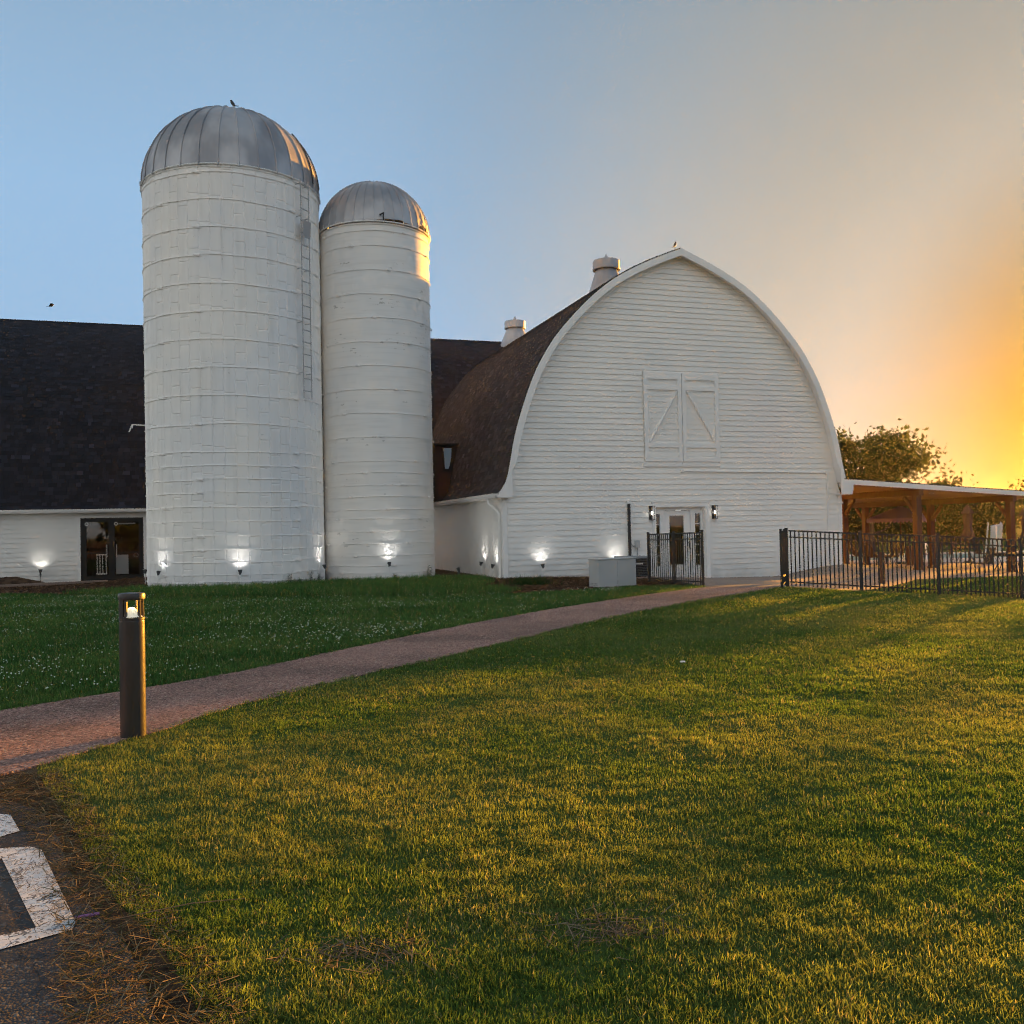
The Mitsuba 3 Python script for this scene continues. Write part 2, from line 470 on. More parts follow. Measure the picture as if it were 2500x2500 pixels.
def wobble(pts, amp, step, seed):
    l = LineString(pts).segmentize(step)
    c = np.array(l.coords)
    n = meshkit.fbm(np.column_stack([c * 2.2, 0 * c[:, 0]]), 3, seed) - .5
    t = np.gradient(c, axis=0)
    t /= np.linalg.norm(t, axis=1, keepdims=True)
    return [tuple(q) for q in c + amp * 2 * n[:, None] * np.stack([-t[:, 1], t[:, 0]], 1)]


path_draw = Polygon(wobble(pathN, .07, .25, 1) + wobble(pathS, .08, .25, 2)[::-1]).buffer(0)
put('path', sheet(path_draw, .013), 'aggregate', label='brown exposed aggregate path that leads to the barn', kind='structure', smooth=30)
_pp = patio_poly.buffer(0).difference(lawn_c.buffer(.02)).buffer(0)
put('patio', sheet(max(getattr(_pp, 'geoms', [_pp]), key=lambda g: g.area), .008, .5), 'patio_concrete', label='brown concrete patio between barn, gate and pool', kind='structure', smooth=30)
asph_draw = Polygon(wobble(wobble(list(ASPH.exterior.coords), .05, .14, 5), .02, .03, 6)).buffer(0)
asph_draw = max(getattr(asph_draw, 'geoms', [asph_draw]), key=lambda g: g.area)
put('parking_lot', sheet(asph_draw, .012, .25), 'asphalt', label='dark cracked asphalt corner of the parking lot', kind='structure', smooth=30)
paint1 = Polygon([(-1.70, 3.52), (-1.89, 3.36), (-2.9, 2.7), (-3.0, 2.82), (-1.97, 3.47), (-1.85, 3.545), (-2.41, 4.32), (-2.9, 4.1), (-2.95, 4.22), (-2.49, 4.46), (-2.36, 4.475), (-2.28, 4.43), (-1.72, 3.59)])
paint2 = Polygon([(-2.54, 4.72), (-2.74, 5.0), (-2.86, 5.03), (-3.6, 4.75), (-3.5, 4.45), (-2.62, 4.585)])
for q in (paint1, paint2):
    put('road_marking', sheet(q, .017, .08, False), 'road_paint', parent='parking_lot')
labels['parking_lot__road_marking'] = {'label': 'cracked white painted corner line'}
labels['parking_lot__road_marking_001'] = {'label': 'shorter white painted stroke at the frame edge'}

# ------------------------------------------------------------------ grass
def in_view(n, y0, y1, slack=.85, pw=1.):
    y = y0 + (y1 - y0) * rng.random(n) ** pw
    return (rng.random(n) * 2 - 1) * slack * (y + .8), y


def blades(x, y, h, w, col, lean=.45, seg=1, z0=None):
    n = len(x)
    a = rng.random(n) * 2 * np.pi
    z = gh(x, y) - .004 if z0 is None else z0
    bx, by = np.cos(a), np.sin(a)
    la = rng.random(n) * 2 * np.pi
    ll = lean * rng.random(n)
    tip = np.stack([np.cos(la) * ll * h, np.sin(la) * ll * h, h * np.sqrt(np.maximum(1 - .5 * ll * ll, .1))], 1)
    p = np.stack([x, y, z], 1)
    d = np.stack([bx * w / 2, by * w / 2, 0 * w], 1)
    if seg == 1:
        v = np.stack([p - d, p + d, p + tip], 1)
        f = np.arange(3 * n).reshape(n, 3)
        c = np.stack([col * .8, col * .8, col * 1.2], 1)
    else:
        m = tip * np.array([.35, .35, .6])
        v = np.stack([p - d, p + d, p + m - d * .8, p + m + d * .8, p + tip], 1)
        b = np.arange(n)[:, None] * 5
        f = np.vstack([b + [0, 1, 3], b + [0, 3, 2], b + [2, 3, 4]])
        c = np.stack([col * .75, col * .75, col, col, col * 1.2], 1)
    return v.reshape(-1, 3), f, c.reshape(-1, 3)


def grass_col(x, y, shade_tint):
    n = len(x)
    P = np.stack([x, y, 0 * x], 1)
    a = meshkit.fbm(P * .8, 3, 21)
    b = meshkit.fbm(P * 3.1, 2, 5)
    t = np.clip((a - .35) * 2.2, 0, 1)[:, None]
    g1 = np.array([.055, .135, .034]) if shade_tint else np.array([.085, .155, .034])  # light painted into the blades: yellower where sunlit, darker green in shade
    g2 = np.array([.10, .185, .046]) if shade_tint else np.array([.180, .220, .062])
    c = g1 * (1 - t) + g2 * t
    dry = (rng.random(n) < .05 + .16 * np.clip((b - .5) * 3, 0, 1))[:, None]
    c = np.where(dry, np.array([.28, .27, .12]), c)
    return c * (.5 + .95 * rng.random(n))[:, None]


def scatter(poly, y0, y1, dens, hh, ww, shade_tint=False, seg=1, lean=.45, pw=1.):
    area = .85 * ((y1 + .8) ** 2 - (y0 + .8) ** 2)
    x, y = in_view(int(area * dens), y0, y1, pw=pw)
    # clumps: thin the blades where a fine noise is low
    keep = shapely.contains_xy(poly, x, y)
    x, y = x[keep], y[keep]
    P = np.stack([x, y, 0 * x], 1)
    m = meshkit.noise(P * 11, 4)
    keep = rng.random(len(x)) < .35 + .9 * m
    bare = np.exp(-(((x - .34) / .22) ** 2 + ((y - 3.46) / .12) ** 2)) + .7 * np.exp(-(((x + .57) / .2) ** 2 + ((y - 3.31) / .1) ** 2))
    keep &= rng.random(len(x)) > .85 * bare
    x, y, m = x[keep], y[keep], m[keep]
    tall = meshkit.fbm(np.stack([x, y, 0 * x], 1) * 1.4, 2, 8)
    h = hh * (.5 + .6 * rng.random(len(x))) * (.6 + .5 * m + .4 * tall)
    return blades(x, y, h, ww * (.7 + .6 * rng.random(len(x))), grass_col(x, y, shade_tint), lean, seg)


def build_grass(name, sets, label):
    v, f, c, n = [], [], [], 0
    for a in sets:
        v.append(a[0]); f.append(a[1] + n); c.append(a[2]); n += len(a[0])
    put(name, (np.vstack(v), np.vstack(f)), 'grass_blade', label=label, cat='grass', kind='stuff', color=np.vstack(c))


la_edge = Polygon(lawn_a.exterior.coords).buffer(.05)
build_grass('lawn_grass', [scatter(la_edge, 2.2, 4.6, 21000, .034, .0046, seg=2, lean=.95), scatter(la_edge, 4.6, 8, 8500, .036, .0075, lean=.9), scatter(la_edge, 8, 14, 3300, .042, .012, lean=.8), scatter(la_edge, 14, 24, 1300, .05, .020, lean=.7)],
            'short sunlit lawn on the near side of the path, sunny tone painted into its blades')
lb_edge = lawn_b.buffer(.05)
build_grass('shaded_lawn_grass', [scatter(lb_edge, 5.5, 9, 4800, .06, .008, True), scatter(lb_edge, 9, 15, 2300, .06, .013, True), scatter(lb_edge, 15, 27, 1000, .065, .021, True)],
            'shaded lawn between the path and the silos, shade painted into its deep green')
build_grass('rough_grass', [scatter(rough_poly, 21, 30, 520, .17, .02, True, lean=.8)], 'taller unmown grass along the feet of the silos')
build_grass('patio_lawn_grass', [scatter(lawn_c.buffer(-.1), 19, 30, 800, .06, .024, False)], 'strip of lawn inside the fence beside the patio')

# ------------------------------------------------------------------ silos
def silo_dir(c):
    f = np.array([-c[0], -c[1], 0.])
    f /= np.linalg.norm(f)
    return f, np.array([-f[1], f[0], 0])      # towards the camera, and to the right as seen from there


def ring_pt(c, ang, r, z):
    """ang: degrees from the side that faces the camera, to the right"""
    f, r_ = silo_dir(c)
    a = np.radians(ang)
    return np.array([c[0], c[1], 0]) + np.outer(np.cos(a) * r, f) + np.outer(np.sin(a) * r, r_) + np.outer(np.ones_like(a) if np.ndim(z) == 0 else z, [0, 0, 1]) * (z if np.ndim(z) == 0 else 1)


def hoop(c, z, lug0, rod=.014, gap=.022, seed=0):
    m = MB()
    for kk in range(4):
        a = np.linspace(lug0 + 90 * kk - 3.2, lug0 + 90 * kk + 93.2, 34)
        zz = z + np.linspace(gap, -gap, 34) + (meshkit.noise(np.stack([a * .06, 0 * a + z * 3, 0 * a + seed], 1)) - .5) * .03
        m.tube(ring_pt(c, a, c[2] + rod * .9, zz), rod, 5)
        e = ring_pt(c, np.array([lug0 + 90 * kk - 1.6, lug0 + 90 * kk + 1.6]), c[2] + .035, z)
        m.bar(e[0] + [0, 0, .012], e[1] - [0, 0, .012], .032, .045)
    return m


LZ = [12.103, 11.305, 10.49, 9.673, 8.847, 8.028, 7.213, 6.387, 5.58, 4.742, 3.926, 3.533, 3.132, 2.753, 2.322, 1.913, 1.475, 1.076, .712, .356, .137]
LUG = 'ABAABABABABBAABBAABBA'
ls = thing('large_silo', 'taller white stave silo with grey metal dome, left of the two silos', 'silo')
m = MB().lathe([(LS[2] - .014, -.5), (LS[2] - .014, 12.37)], (LS[0], LS[1], 0), 100)
m.lathe([(LS[2] - .12, 12.37), (LS[2] - .12, -.5)], (LS[0], LS[1], 0), 60)
m.put('wall_core', 'silo_paint', ls, smooth=40)
NC, RH = 52, .8165
staves = []
for cidx in range(NC):
    a0 = -180 + 360 / NC * cidx
    off = (cidx * .618 % 1) * .5 + (.25 if cidx % 2 else 0)
    z = -.5 - off * RH
    while z < 12.34:
        lo, hi = max(z, -.5), min(z + RH, 12.35)
        if hi - lo > .08:
            staves.append((a0, lo, hi))
        z += RH


def stave(a0, lo, hi):
    w = 360 / NC
    g, b = .0085, .012          # half joint, bevel
    ga, ba = math.degrees(g / LS[2]), math.degrees(b / LS[2])
    pr = .004 * rng.random()
    am = a0 + w / 2
    v = []
    for r, ina, inz in ((LS[2] - .016, ga * .6, g * .6), (LS[2] + pr, ga + ba, g + b)):
        for zz in (lo + inz, hi - inz):
            for aa in (a0 + ina, am, a0 + w - ina):
                v.append(ring_pt(LS, np.array([aa]), r, zz)[0])
    f = [[6, 7, 10, 9], [7, 8, 11, 10], [0, 6, 9, 3], [2, 5, 11, 8], [3, 9, 10, 4], [4, 10, 11, 5], [0, 1, 7, 6], [1, 2, 8, 7]]
    return np.array(v), np.array(f)


def seen(s_):
    am = (s_[0] + 180 / NC + 180) % 360 - 180
    return -abs(am) - 60 * (s_[1] < -.2) - 1e-3 * s_[2]


staves.sort(key=seen, reverse=True)
for s_ in staves[:296]:
    v, f = stave(*s_)
    MB().add(v, f).put('stave', 'silo_paint', ls)
m = MB()
for s_ in staves[296:]:
    m.add(*stave(*s_))
m.put('outer_staves', 'silo_paint', ls, kind='stuff')
for z, l in zip(LZ, LUG):
    hoop(LS, z, {'A': -22, 'B': -50}[l], seed=1).put('hoop', 'silo_paint', ls, smooth=50)


def dome(owner, c, zr, hgt, n, mat, rib, ripple=0., lifted=(), a_off=0., rows=14):
    R = c[2] + .022
    th = np.linspace(0, np.pi / 2 * .965, rows)
    w = 360 / n

    def pt(a, t, o=0.):
        return ring_pt(c, np.array([a]), (R + o) * math.cos(t), zr + (hgt + o) * math.sin(t))[0]
    for q in range(n):
        a0 = a_off + w * q
        v, f = [], []
        lift = lifted.get(q, 0) if lifted else 0
        for r, t in enumerate(th):
            for e, aa in enumerate((a0, a0 + w / 2, a0 + w)):
                o = -.012 * (e == 1) + ripple * math.sin(r * math.pi) * 0
                if ripple:
                    o += ripple * (1 if r % 2 else -1) * max(0, 1 - t / 1.0) * (e == 1 or 1)
                o += .006 * (meshkit.noise(np.array([[q * 1.7, r * .8, e * 1.3]]), 4)[0] - .5) * 2
                p = pt(aa, t, o)
                if lift and r == 0:
                    k_ = lift * (1.0 if e == 1 else (.85 if (q + (1 if e == 2 else -1)) in lifted else .1))
                    p = p + np.array([0, 0, k_]) + (p - np.array([c[0], c[1], p[2]])) / R * k_ * .7
                v.append(p)
        for r in range(rows - 1):
            for e in range(2):
                b = r * 3 + e
                f.append([b, b + 1, b + 4, b + 3])
        put('dome_panel', (np.array(v), np.array(f)), mat, owner, smooth=35)
        line = [pt(a0, t, .012) for t in th]
        m = MB()
        m.tube(line, rib, 5)
        e0 = pt(a0, 0, .03)
        m.bar(e0 - [0, 0, .07], e0 + [0, 0, .05], rib * 2.6, rib * 1.6)
        m.put('dome_rib', mat, owner, smooth=50)
    m = MB()
    a = np.linspace(0, 360, 97)
    m.tube(ring_pt(c, a, R + .012, zr - .03), .022, 5)
    m.tube(ring_pt(c, a, R - .01, zr - .11), .014, 5)
    m.put('dome_rim', 'lamp_white', owner, smooth=50)
    MB().lathe([(.04 * R / .965, 0), (R * .09, -.02), (R * .09, -.05)], (c[0], c[1], zr + hgt + .03), 20).lathe([(.001, .012), (.04 * R / .965, 0)], (c[0], c[1], zr + hgt + .03), 20).put('dome_cap', mat, owner, smooth=40)


dome(ls, LS, 12.373, 2.63, 30, 'galvanized', .021, a_off=4)
# the raised frame of a hatch on the dome's right side
m = MB()
for aa in (62, 74):
    m.tube([ring_pt(LS, np.array([aa]), (LS[2] + .075) * math.cos(t), 12.373 + 2.70 * math.sin(t))[0] for t in np.linspace(.05, .72, 10)], .022, 6)
m.tube([ring_pt(LS, np.array([aa]), (LS[2] + .075) * math.cos(.72), 12.373 + 2.70 * math.sin(.72))[0] for aa in np.linspace(62, 74, 5)], .022, 6)
m.put('dome_hatch_frame', 'black_metal', ls, smooth=40)
# ladder on the right flank
for aa in (43.4, 50.8):
    p = ring_pt(LS, np.array([aa]), LS[2] + .20, 0)[0]
    MB().bar(p + [0, 0, 5.62], p + [0, 0, 12.34], .045, .022).put('ladder_rail', 'ladder_paint', ls)
za = 5.85
while za < 12.3:
    p, q = ring_pt(LS, np.array([42.9, 51.6]), LS[2] + .20, za)
    MB().tube([p, q], .016, 6).put('ladder_rung', 'ladder_paint', ls)
    za += .372
for za in (6.4, 7.95, 9.6, 11.2, 12.2):
    m = MB()
    for aa in (43.4, 50.8):
        m.tube([ring_pt(LS, np.array([aa]), LS[2] - .02, za)[0], ring_pt(LS, np.array([aa]), LS[2] + .2, za)[0]], .014, 5)
    m.put('ladder_bracket', 'ladder_paint', ls)
pa = ring_pt(LS, np.array([43.6, 51.0, 50.0, 44.4]), np.array([LS[2] + .235] * 4), np.array([11.08, 11.08, 10.55, 10.55]))
MB().hexa(np.array([pa[3], pa[3] + .03 * G, pa[0], pa[0] + .03 * G, pa[2], pa[2] + .03 * G, pa[1], pa[1] + .03 * G])).put('ladder_plate', 'ladder_paint', ls)
MB().tube([(-11.3, 29.34, 5.03), (-12.05, 29.34, 5.10)], .022, 6).tube([(-12.05, 29.34, 5.11), (-12.16, 29.34, 4.86)], .018, 6).tube([(-12.05, 29.34, 5.10), (-12.03, 29.30, 4.98)], .015, 6).put('overflow_pipe', 'lamp_white', ls, label='thin bent white pipe that sticks out on the left')

SZ = [11.045, 10.563, 9.805, 9.038, 8.273, 7.514, 6.76, 6.006, 5.258, 4.506, 3.748, 3.371, 2.984, 2.623, 2.214, 1.922, 1.529, 1.143, .758, .449, .218]
sm_ = thing('small_silo', 'shorter smooth white silo with ribbed metal dome, between big silo and barn', 'silo')
m = MB()
zz = np.linspace(-.5, 11.30, 60)
rr_ = SS[2] - .012 + .006 * np.sin(zz * 9.1) * np.sin(zz * 3.7)
m.lathe(np.stack([rr_, zz], 1), (SS[0], SS[1], 0), 96).lathe([(SS[2] - .13, 11.30), (SS[2] - .13, 8)], (SS[0], SS[1], 0), 48).lathe([(SS[2] - .02, 11.30), (SS[2] - .13, 11.301)], (SS[0], SS[1], 0), 48)
m.put('wall', 'silo_plaster', sm_, smooth=40)
for q, z in enumerate(SZ):
    hoop(SS, z, (10 + 37 * q) % 90 - 160, rod=.011, gap=.004, seed=2).put('hoop', 'silo_plaster', sm_, smooth=50)
dome(sm_, SS, 11.36, 1.80, 36, 'galvanized_old', .010, ripple=.010, lifted={18: .03, 19: .06, 20: .07, 21: .035, 23: .12, 24: .10}, a_off=-180, rows=26)
p = ring_pt(SS, np.array([9.0]), SS[2] + .09, 11.36)[0]
MB().tube([p, p + [0, 0, .22], p + [-.10, 0, .15]], .02, 6).bar(p + [.03, 0, .23], p + [-.13, -.02, .16], .05, .03).put('bent_bracket', 'black_metal', sm_, label='small bent dark bracket on the dome rim')

# ------------------------------------------------------------------ barn
UC = 6.19
PD = np.array([0, .5, 1.03, 1.7, 2.39, 2.99, 3.6, 4.05, 4.5, 4.87, 5.2, 5.5, 5.75, 5.94, 6.07, 6.2, 6.45])
PZ = np.array([10.58, 10.385, 10.165, 9.85, 9.46, 9.02, 8.47, 8.0, 7.48, 6.93, 6.33, 5.6, 4.88, 4.2, 3.55, 3.02, 2.62])
dd = np.concatenate([[0], np.cumsum(np.hypot(np.diff(PD), np.diff(PZ)))])
from scipy.interpolate import PchipInterpolator
_pd, _pz = PchipInterpolator(dd, PD), PchipInterpolator(dd, PZ)
ARC = dd[-1]


def wing_prof(t):
    """t: arc length from the ridge -> (half width, height)"""
    return _pd(t), _pz(t)


KD, KZ = 6.8 / 6.45, (11.1 - 2.62) / (10.58 - 2.62)
SR = 17.9


def main_prof(t):
    return _pd(t) * KD, 2.62 + (_pz(t) - 2.62) * KZ


def inv_prof(z, off=.13):
    """half width inside the wing's roof at height z"""
    t = np.linspace(0, ARC, 400)
    d, zz = wing_prof(t)
    return float(np.interp(z + off * .6, zz[::-1], d[::-1])) - off


def offset_curve(prof, o, t):
    d, z = prof(t)
    gd, gz_ = np.gradient(d, t), np.gradient(z, t)
    l = np.hypot(gd, gz_)
    return d + o * (-gz_ / l) * 1.0, z + o * (gd / l)


barn = thing('barn', 'large white barn with bow roof, clapboard gable and dark shingles', 'barn')
tt = np.linspace(0, ARC, 60)


def roof_deck(prof, along0, along1, centre, axis, name, sides=(-1, 1)):
    d, z = prof(tt)
    d2, z2 = d - .0, z - .012
    n_d, n_z = offset_curve(prof, -.11, tt)
    m = MB()
    for sgn in sides:
        out = []
        for a in (along0, along1):
            for (pd, pz) in ((d2, z2), (np.maximum(n_d, 0), n_z)):
                uv_ = np.stack([centre + sgn * pd, np.full(len(pd), a), pz], 1) if axis == 'u' else np.stack([np.full(len(pd), a), centre + sgn * pd, pz], 1)
                out.append(toW(uv_))
        n = len(d)
        v = np.vstack(out)          # o0 i0 o1 i1
        k = np.arange(n - 1)
        f = np.vstack([np.stack([k, k + 1, 2 * n + k + 1, 2 * n + k], 1), np.stack([n + k, 3 * n + k, 3 * n + k + 1, n + k + 1], 1),
                       np.stack([k, n + k, n + k + 1, k + 1], 1), np.stack([2 * n + k, 2 * n + k + 1, 3 * n + k + 1, 3 * n + k], 1), [[n - 1, 2 * n - 1, 4 * n - 1, 3 * n - 1]]])
        m.add(v, f)
    return m.put(name, 'roof_deck', barn, smooth=40)


wing_roof = roof_deck(wing_prof, -.35, SR, UC, 'u', 'wing_roof')
main_roof = roof_deck(main_prof, -25.0, 15.0, SR, 's', 'main_roof')
labels[wing_roof] = {'label': 'curved dark shingle roof of the gabled wing'}
labels[main_roof] = {'label': 'long shingle roof behind the silos, its bluish shade painted into the shingles'}


def shingles(prof, along0, along1, centre, sgn, axis, keep, owner, nparts, expo=.147, tone=(.030, .031, .037)):
    ts = ARC - np.arange(0, ARC, expo)
    quads = []
    for r, t in enumerate(ts):
        t1 = max(t - expo * 1.12, 0.001)
        (da, za), (db, zb) = prof(t), prof(t1)
        gd, gz_ = db - da, zb - za
        l = math.hypot(gd, gz_)
        nd, nzz = gz_ / l, -gd / l          # outward normal in (d, z)
        a = along0 - rng.random() * .3
        while a < along1:
            w = .10 + .20 * rng.random()
            b = min(a + w, along1)
            a_ = max(a, along0)
            if b - a_ > .03 and keep(.5 * (a_ + b), .5 * (da + db), .5 * (za + zb)):
                h0 = .010 + .009 * (rng.random() < .45) + .003 * rng.random()
                dr_ = .012 * (rng.random() - .3)
                q = []
                for al in (a_ + .004, b - .004):
                    for (dq, zq, h) in ((da - gd / l * dr_, za - gz_ / l * dr_, h0), (db, zb, .002), (da - gd / l * dr_, za - gz_ / l * dr_, -.012)):
                        x_ = centre + sgn * (dq + nd * h)
                        q.append([x_, al, zq + nzz * h] if axis == 'u' else [al, x_, zq + nzz * h])
                quads.append(q)
            a += w
    Q = toW(np.array(quads).reshape(-1, 3)).reshape(-1, 6, 3)
    n = len(Q)
    r_ = rng.random((n, 4))
    base = np.array(tone) * (.65 + .75 * r_[:, :1] ** 1.6)
    base = np.where(r_[:, 1:2] < .3, base * np.array([1.12, 1.0, .98]), base)
    base = np.where(r_[:, 2:3] > .9, base * 1.7, base)
    F = np.array([[0, 3, 4], [0, 4, 1], [2, 5, 3], [2, 3, 0], [0, 1, 2], [3, 5, 4]])
    if (sgn > 0) == (axis == 'u'):
        F = F[:, ::-1]
    dist = np.linalg.norm(Q.mean(1) - EYE, axis=1)
    c = Q.mean(1)
    px = c[:, 0] / c[:, 1]
    dist = dist + 100 * (np.abs(px) > .54)
    hid = np.zeros(n)
    for cyl in (LS, SS):       # behind a silo
        w_ = cyl[2] / math.hypot(cyl[0], cyl[1])
        ca = math.atan2(cyl[0], cyl[1])
        hid += np.abs(np.arctan2(c[:, 0], c[:, 1]) - ca) < math.asin(w_)
    order = np.argsort(dist + 1000 * (hid > 0))
    for i_ in order[:nparts]:
        put('shingle', (Q[i_], F), 'shingle', owner, color=np.repeat(base[i_][None], 6, 0))
    rest = order[nparts:]
    put('shingle_field', (Q[rest].reshape(-1, 3), (F[None] + 6 * np.arange(len(rest))[:, None, None]).reshape(-1, 3)), 'shingle', owner, kind='stuff', color=np.repeat(base[rest], 6, 0))


_tw = np.linspace(0, ARC, 300)
_wd, _wz = wing_prof(_tw)
_md, _mz = main_prof(_tw)


def wing_z(u):
    return np.interp(abs(u - UC), _wd, _wz, right=-9)


def main_z(s):
    return np.interp(abs(s - SR), _md, _mz, right=-9)


shingles(wing_prof, -.38, SR - .2, UC, -1, 'u', lambda s, d, z: main_z(s) < z + .15, wing_roof, 150, tone=(.031, .030, .034))
shingles(main_prof, -21.5, 6.2, SR, -1, 's', lambda u, d, z: wing_z(u) < z + .15, main_roof, 150, tone=(.011, .0135, .023))  # same shingles as the wing; the darker, bluer tone paints in this slope's shade
MB().tube([W(-25, SR, 11.10), W(15, SR, 11.10)], .05, 6).put('ridge_cap', 'roof_deck', barn)

# walls behind the boards
t2 = np.linspace(0, ARC * .93, 50)
od, oz = offset_curve(wing_prof, -.13, t2)
od, oz = od[od > .02], oz[od > .02]
inner = [(UC - d, z) for d, z in zip(od[::-1], oz[::-1]) if z > 2.7] + [(UC, 10.42)] + [(UC + d, z) for d, z in zip(od, oz) if z > 2.7]
gable = Polygon([(0, -.6)] + [(0, 2.5)] + [q for q in inner if 0 < q[0] < 12.4] + [(12.4, 2.5), (12.4, -.6)]).buffer(0)
DOOR = sbox(5.2, -.6, 7.02, 2.12)
wall_g = prism(gable.difference(DOOR), 0, .12).put('gable_wall', 'white_siding', barn, label='white clapboard gable wall')
DL = sbox(-13.22, -.5, -11.0, 2.27)
wall_m = prism(sbox(-25, -.6, 0, 2.62).difference(DL), 11.5, 11.62).put('long_wall', 'white_siding', barn, label='low white clapboard wall left of the silos')
m = prism(sbox(.0, -.6, 11.5, 2.62), 0, .12, axis='u')
wall_s = m.put('side_wall', 'white_siding', barn, label='wing side wall of diagonal boards beside the small silo')
m = prism(sbox(0, -.6, 11.5, 2.62), 12.28, 12.4, axis='u')
m.put('far_side_wall', 'white_siding', barn)
for u in (-24.9, 14.8):
    dq, zq = main_prof(np.linspace(0, ARC * .97, 40))
    prism(Polygon([(SR - 6.4, -.6)] + [(SR - d, z - .12) for d, z in zip(dq[::-1], zq[::-1])] + [(SR + d, z - .12) for d, z in zip(dq, zq)] + [(SR + 6.4, -.6)]).buffer(0), u, u + .1, axis='u').put('end_wall', 'white_siding', barn)
prism(sbox(-25, -.6, 15, 2.62), SR + 6.3, SR + 6.4).put('back_wall', 'white_siding', barn)
prism(sbox(12.4, -.6, 15, 2.62), 11.5, 11.6).put('back_front_wall', 'white_siding', barn)
# black rooms behind the glass
m = MB()
for lo, hi in (((5.0, .5, -.6), (7.3, 4, 2.4)), ((-13.6, 12.0, -.6), (-10.6, 15, 2.5))):
    m.box(lo, hi, world=True)
EXPO = .1776


def clap(lo_u, hi_u, lo2, hi2, z0, z1, s0=0., parent=None, name='clapboard', proud=.036):
    """one lapped board; the ends may slope with the roof line"""
    c = np.array([[lo_u, s0 + .004, z0], [lo2, s0 + .004, z1], [lo_u, s0 - proud, z0], [lo2, s0 - .006, z1], [hi_u, s0 + .004, z0], [hi2, s0 + .004, z1], [hi_u, s0 - proud, z0], [hi2, s0 - .006, z1]])
    v = toW(c)
    put(name, (v, BF[:, ::-1]), 'white_siding', parent)


def spans(lo, hi, z0, z1, holes):
    segs = [(lo, hi)]
    for (a, b, c, d) in holes:
        if z1 > c + .02 and z0 < d - .02:
            segs = [x for (p, q) in segs for x in ((p, min(q, a)), (max(p, b), q)) if x[1] - x[0] > .03]
    return segs


zb = .02 - 3 * EXPO
while zb < 10.3:
    z0, z1 = zb, zb + EXPO - .001
    if z0 < 2.45:
        a0, b0, a1, b1 = .13, 12.27, .13, 12.27
    else:
        h0_, h1_ = min(inv_prof(z0), 6.06), min(inv_prof(z1), 6.06)
        if z1 > 10.28:
            h1_ = .02
        a0, b0, a1, b1 = UC - h0_, UC + h0_, UC - h1_, UC + h1_
    for (p, q) in spans(a0, b0, z0, z1, [(5.07, 7.16, -9, 2.27), (4.83, 7.62, 3.42, 6.54)]):
        cuts = [p, q]
        if q - p > 4.5 and rng.random() < .55:
            cuts = [p, p + (q - p) * (.25 + .5 * rng.random()), q]
        for (x0, x1) in zip(cuts[:-1], cuts[1:]):
            e0, e1 = x0 == a0, x1 == b0
            clap(x0 + (0 if e0 else .0015), x1 - (0 if e1 else .0015), a1 if e0 else x0 + .0015, b1 if e1 else x1 - .0015, z0, z1, parent=wall_g)
    zb += EXPO
zb = -.4
while zb < 2.4:
    for (p, q) in spans(-21.5, -.02, zb, zb + EXPO, [(-13.33, -10.88, -9, 2.36)]):
        cuts = [p] + sorted(p + (q - p) * rng.random(1 if q - p > 6 else 0)) + [q]
        for x0, x1 in zip(cuts[:-1], cuts[1:]):
            clap(x0 + .0015, x1 - .0015, x0 + .0015, x1 - .0015, zb, zb + EXPO - .001, 11.5, parent=wall_m)
    zb += EXPO
# diagonal boards of the side wall: strips at 45 degrees clipped to the wall
wallp = sbox(.1, -.3, 11.45, 2.46)
q = -3.0
while q < 13.8:
    strip = Polygon([(q, -.3), (q + .222, -.3), (q + .222 - 2.9, 2.6), (q - 2.9, 2.6)])
    pc = strip.intersection(wallp)
    if pc.area > .01 and pc.geom_type == 'Polygon':
        prism(pc, -.034 - .006 * rng.random(), .002, axis='u').put('diagonal_board', 'white_siding', wall_s)
    q += .252
# corner boards, rakes, soffit, eave boxes
m = MB().box((-.03, -.034, -.5), (.12, .0, 2.47), True).box((-.034, .0, -.5), (-.0, .1, 2.47), True)
m.put('corner_board', 'white_trim', barn)
MB().box((12.28, -.034, -.5), (12.434, .0, 2.47), True).put('corner_board', 'white_trim', barn)
t3 = np.linspace(0, ARC, 70)
o1d, o1z = offset_curve(wing_prof, -.02, t3)
o2d, o2z = offset_curve(wing_prof, -.235, t3)
ins = [(d, z) for d, z in zip(o2d, o2z) if z > 3.5 and d > 0]
for sgn, nm in ((-1, 'left'), (1, 'right')):
    P_ = [(UC, 10.56)] + [(UC + sgn * d, z) for d, z in zip(o1d[1:], o1z[1:])] + [(UC + sgn * 6.45, 2.47), (UC + sgn * 5.99, 2.47), (UC + sgn * 5.99, 3.3)] + [(UC + sgn * d, z) for d, z in ins[::-1]] + [(UC, 10.33)]
    prism(Polygon(P_).buffer(0), -.375, -.335).put('rake_board', 'white_trim', barn)
    sof = [(d, z) for d, z in zip(*offset_curve(wing_prof, -.14, t3)) if d > .03 and z > 2.5]
    so2 = [(d, z) for d, z in zip(*offset_curve(wing_prof, -.115, t3)) if d > .03 and z > 2.5]
    prism(Polygon([(UC + sgn * d, z) for d, z in sof] + [(UC + sgn * d, z) for d, z in so2[::-1]]).buffer(0), -.333, -.001).put('rake_soffit', 'white_trim', barn)
    prism(sbox(*sorted((UC + sgn * 6.0, UC + sgn * 6.43))[:1], 2.46, max(UC + sgn * 6.0, UC + sgn * 6.43), 2.49), -.333, -.03).put('eave_return', 'white_trim', barn)
MB().box((-.25, -.33, 2.462), (-.002, 11.4, 2.56), True).put('eave_box', 'white_trim', barn)
MB().box((-25, 11.12, 2.462), (-.3, 11.498, 2.56), True).put('eave_box', 'white_trim', barn)


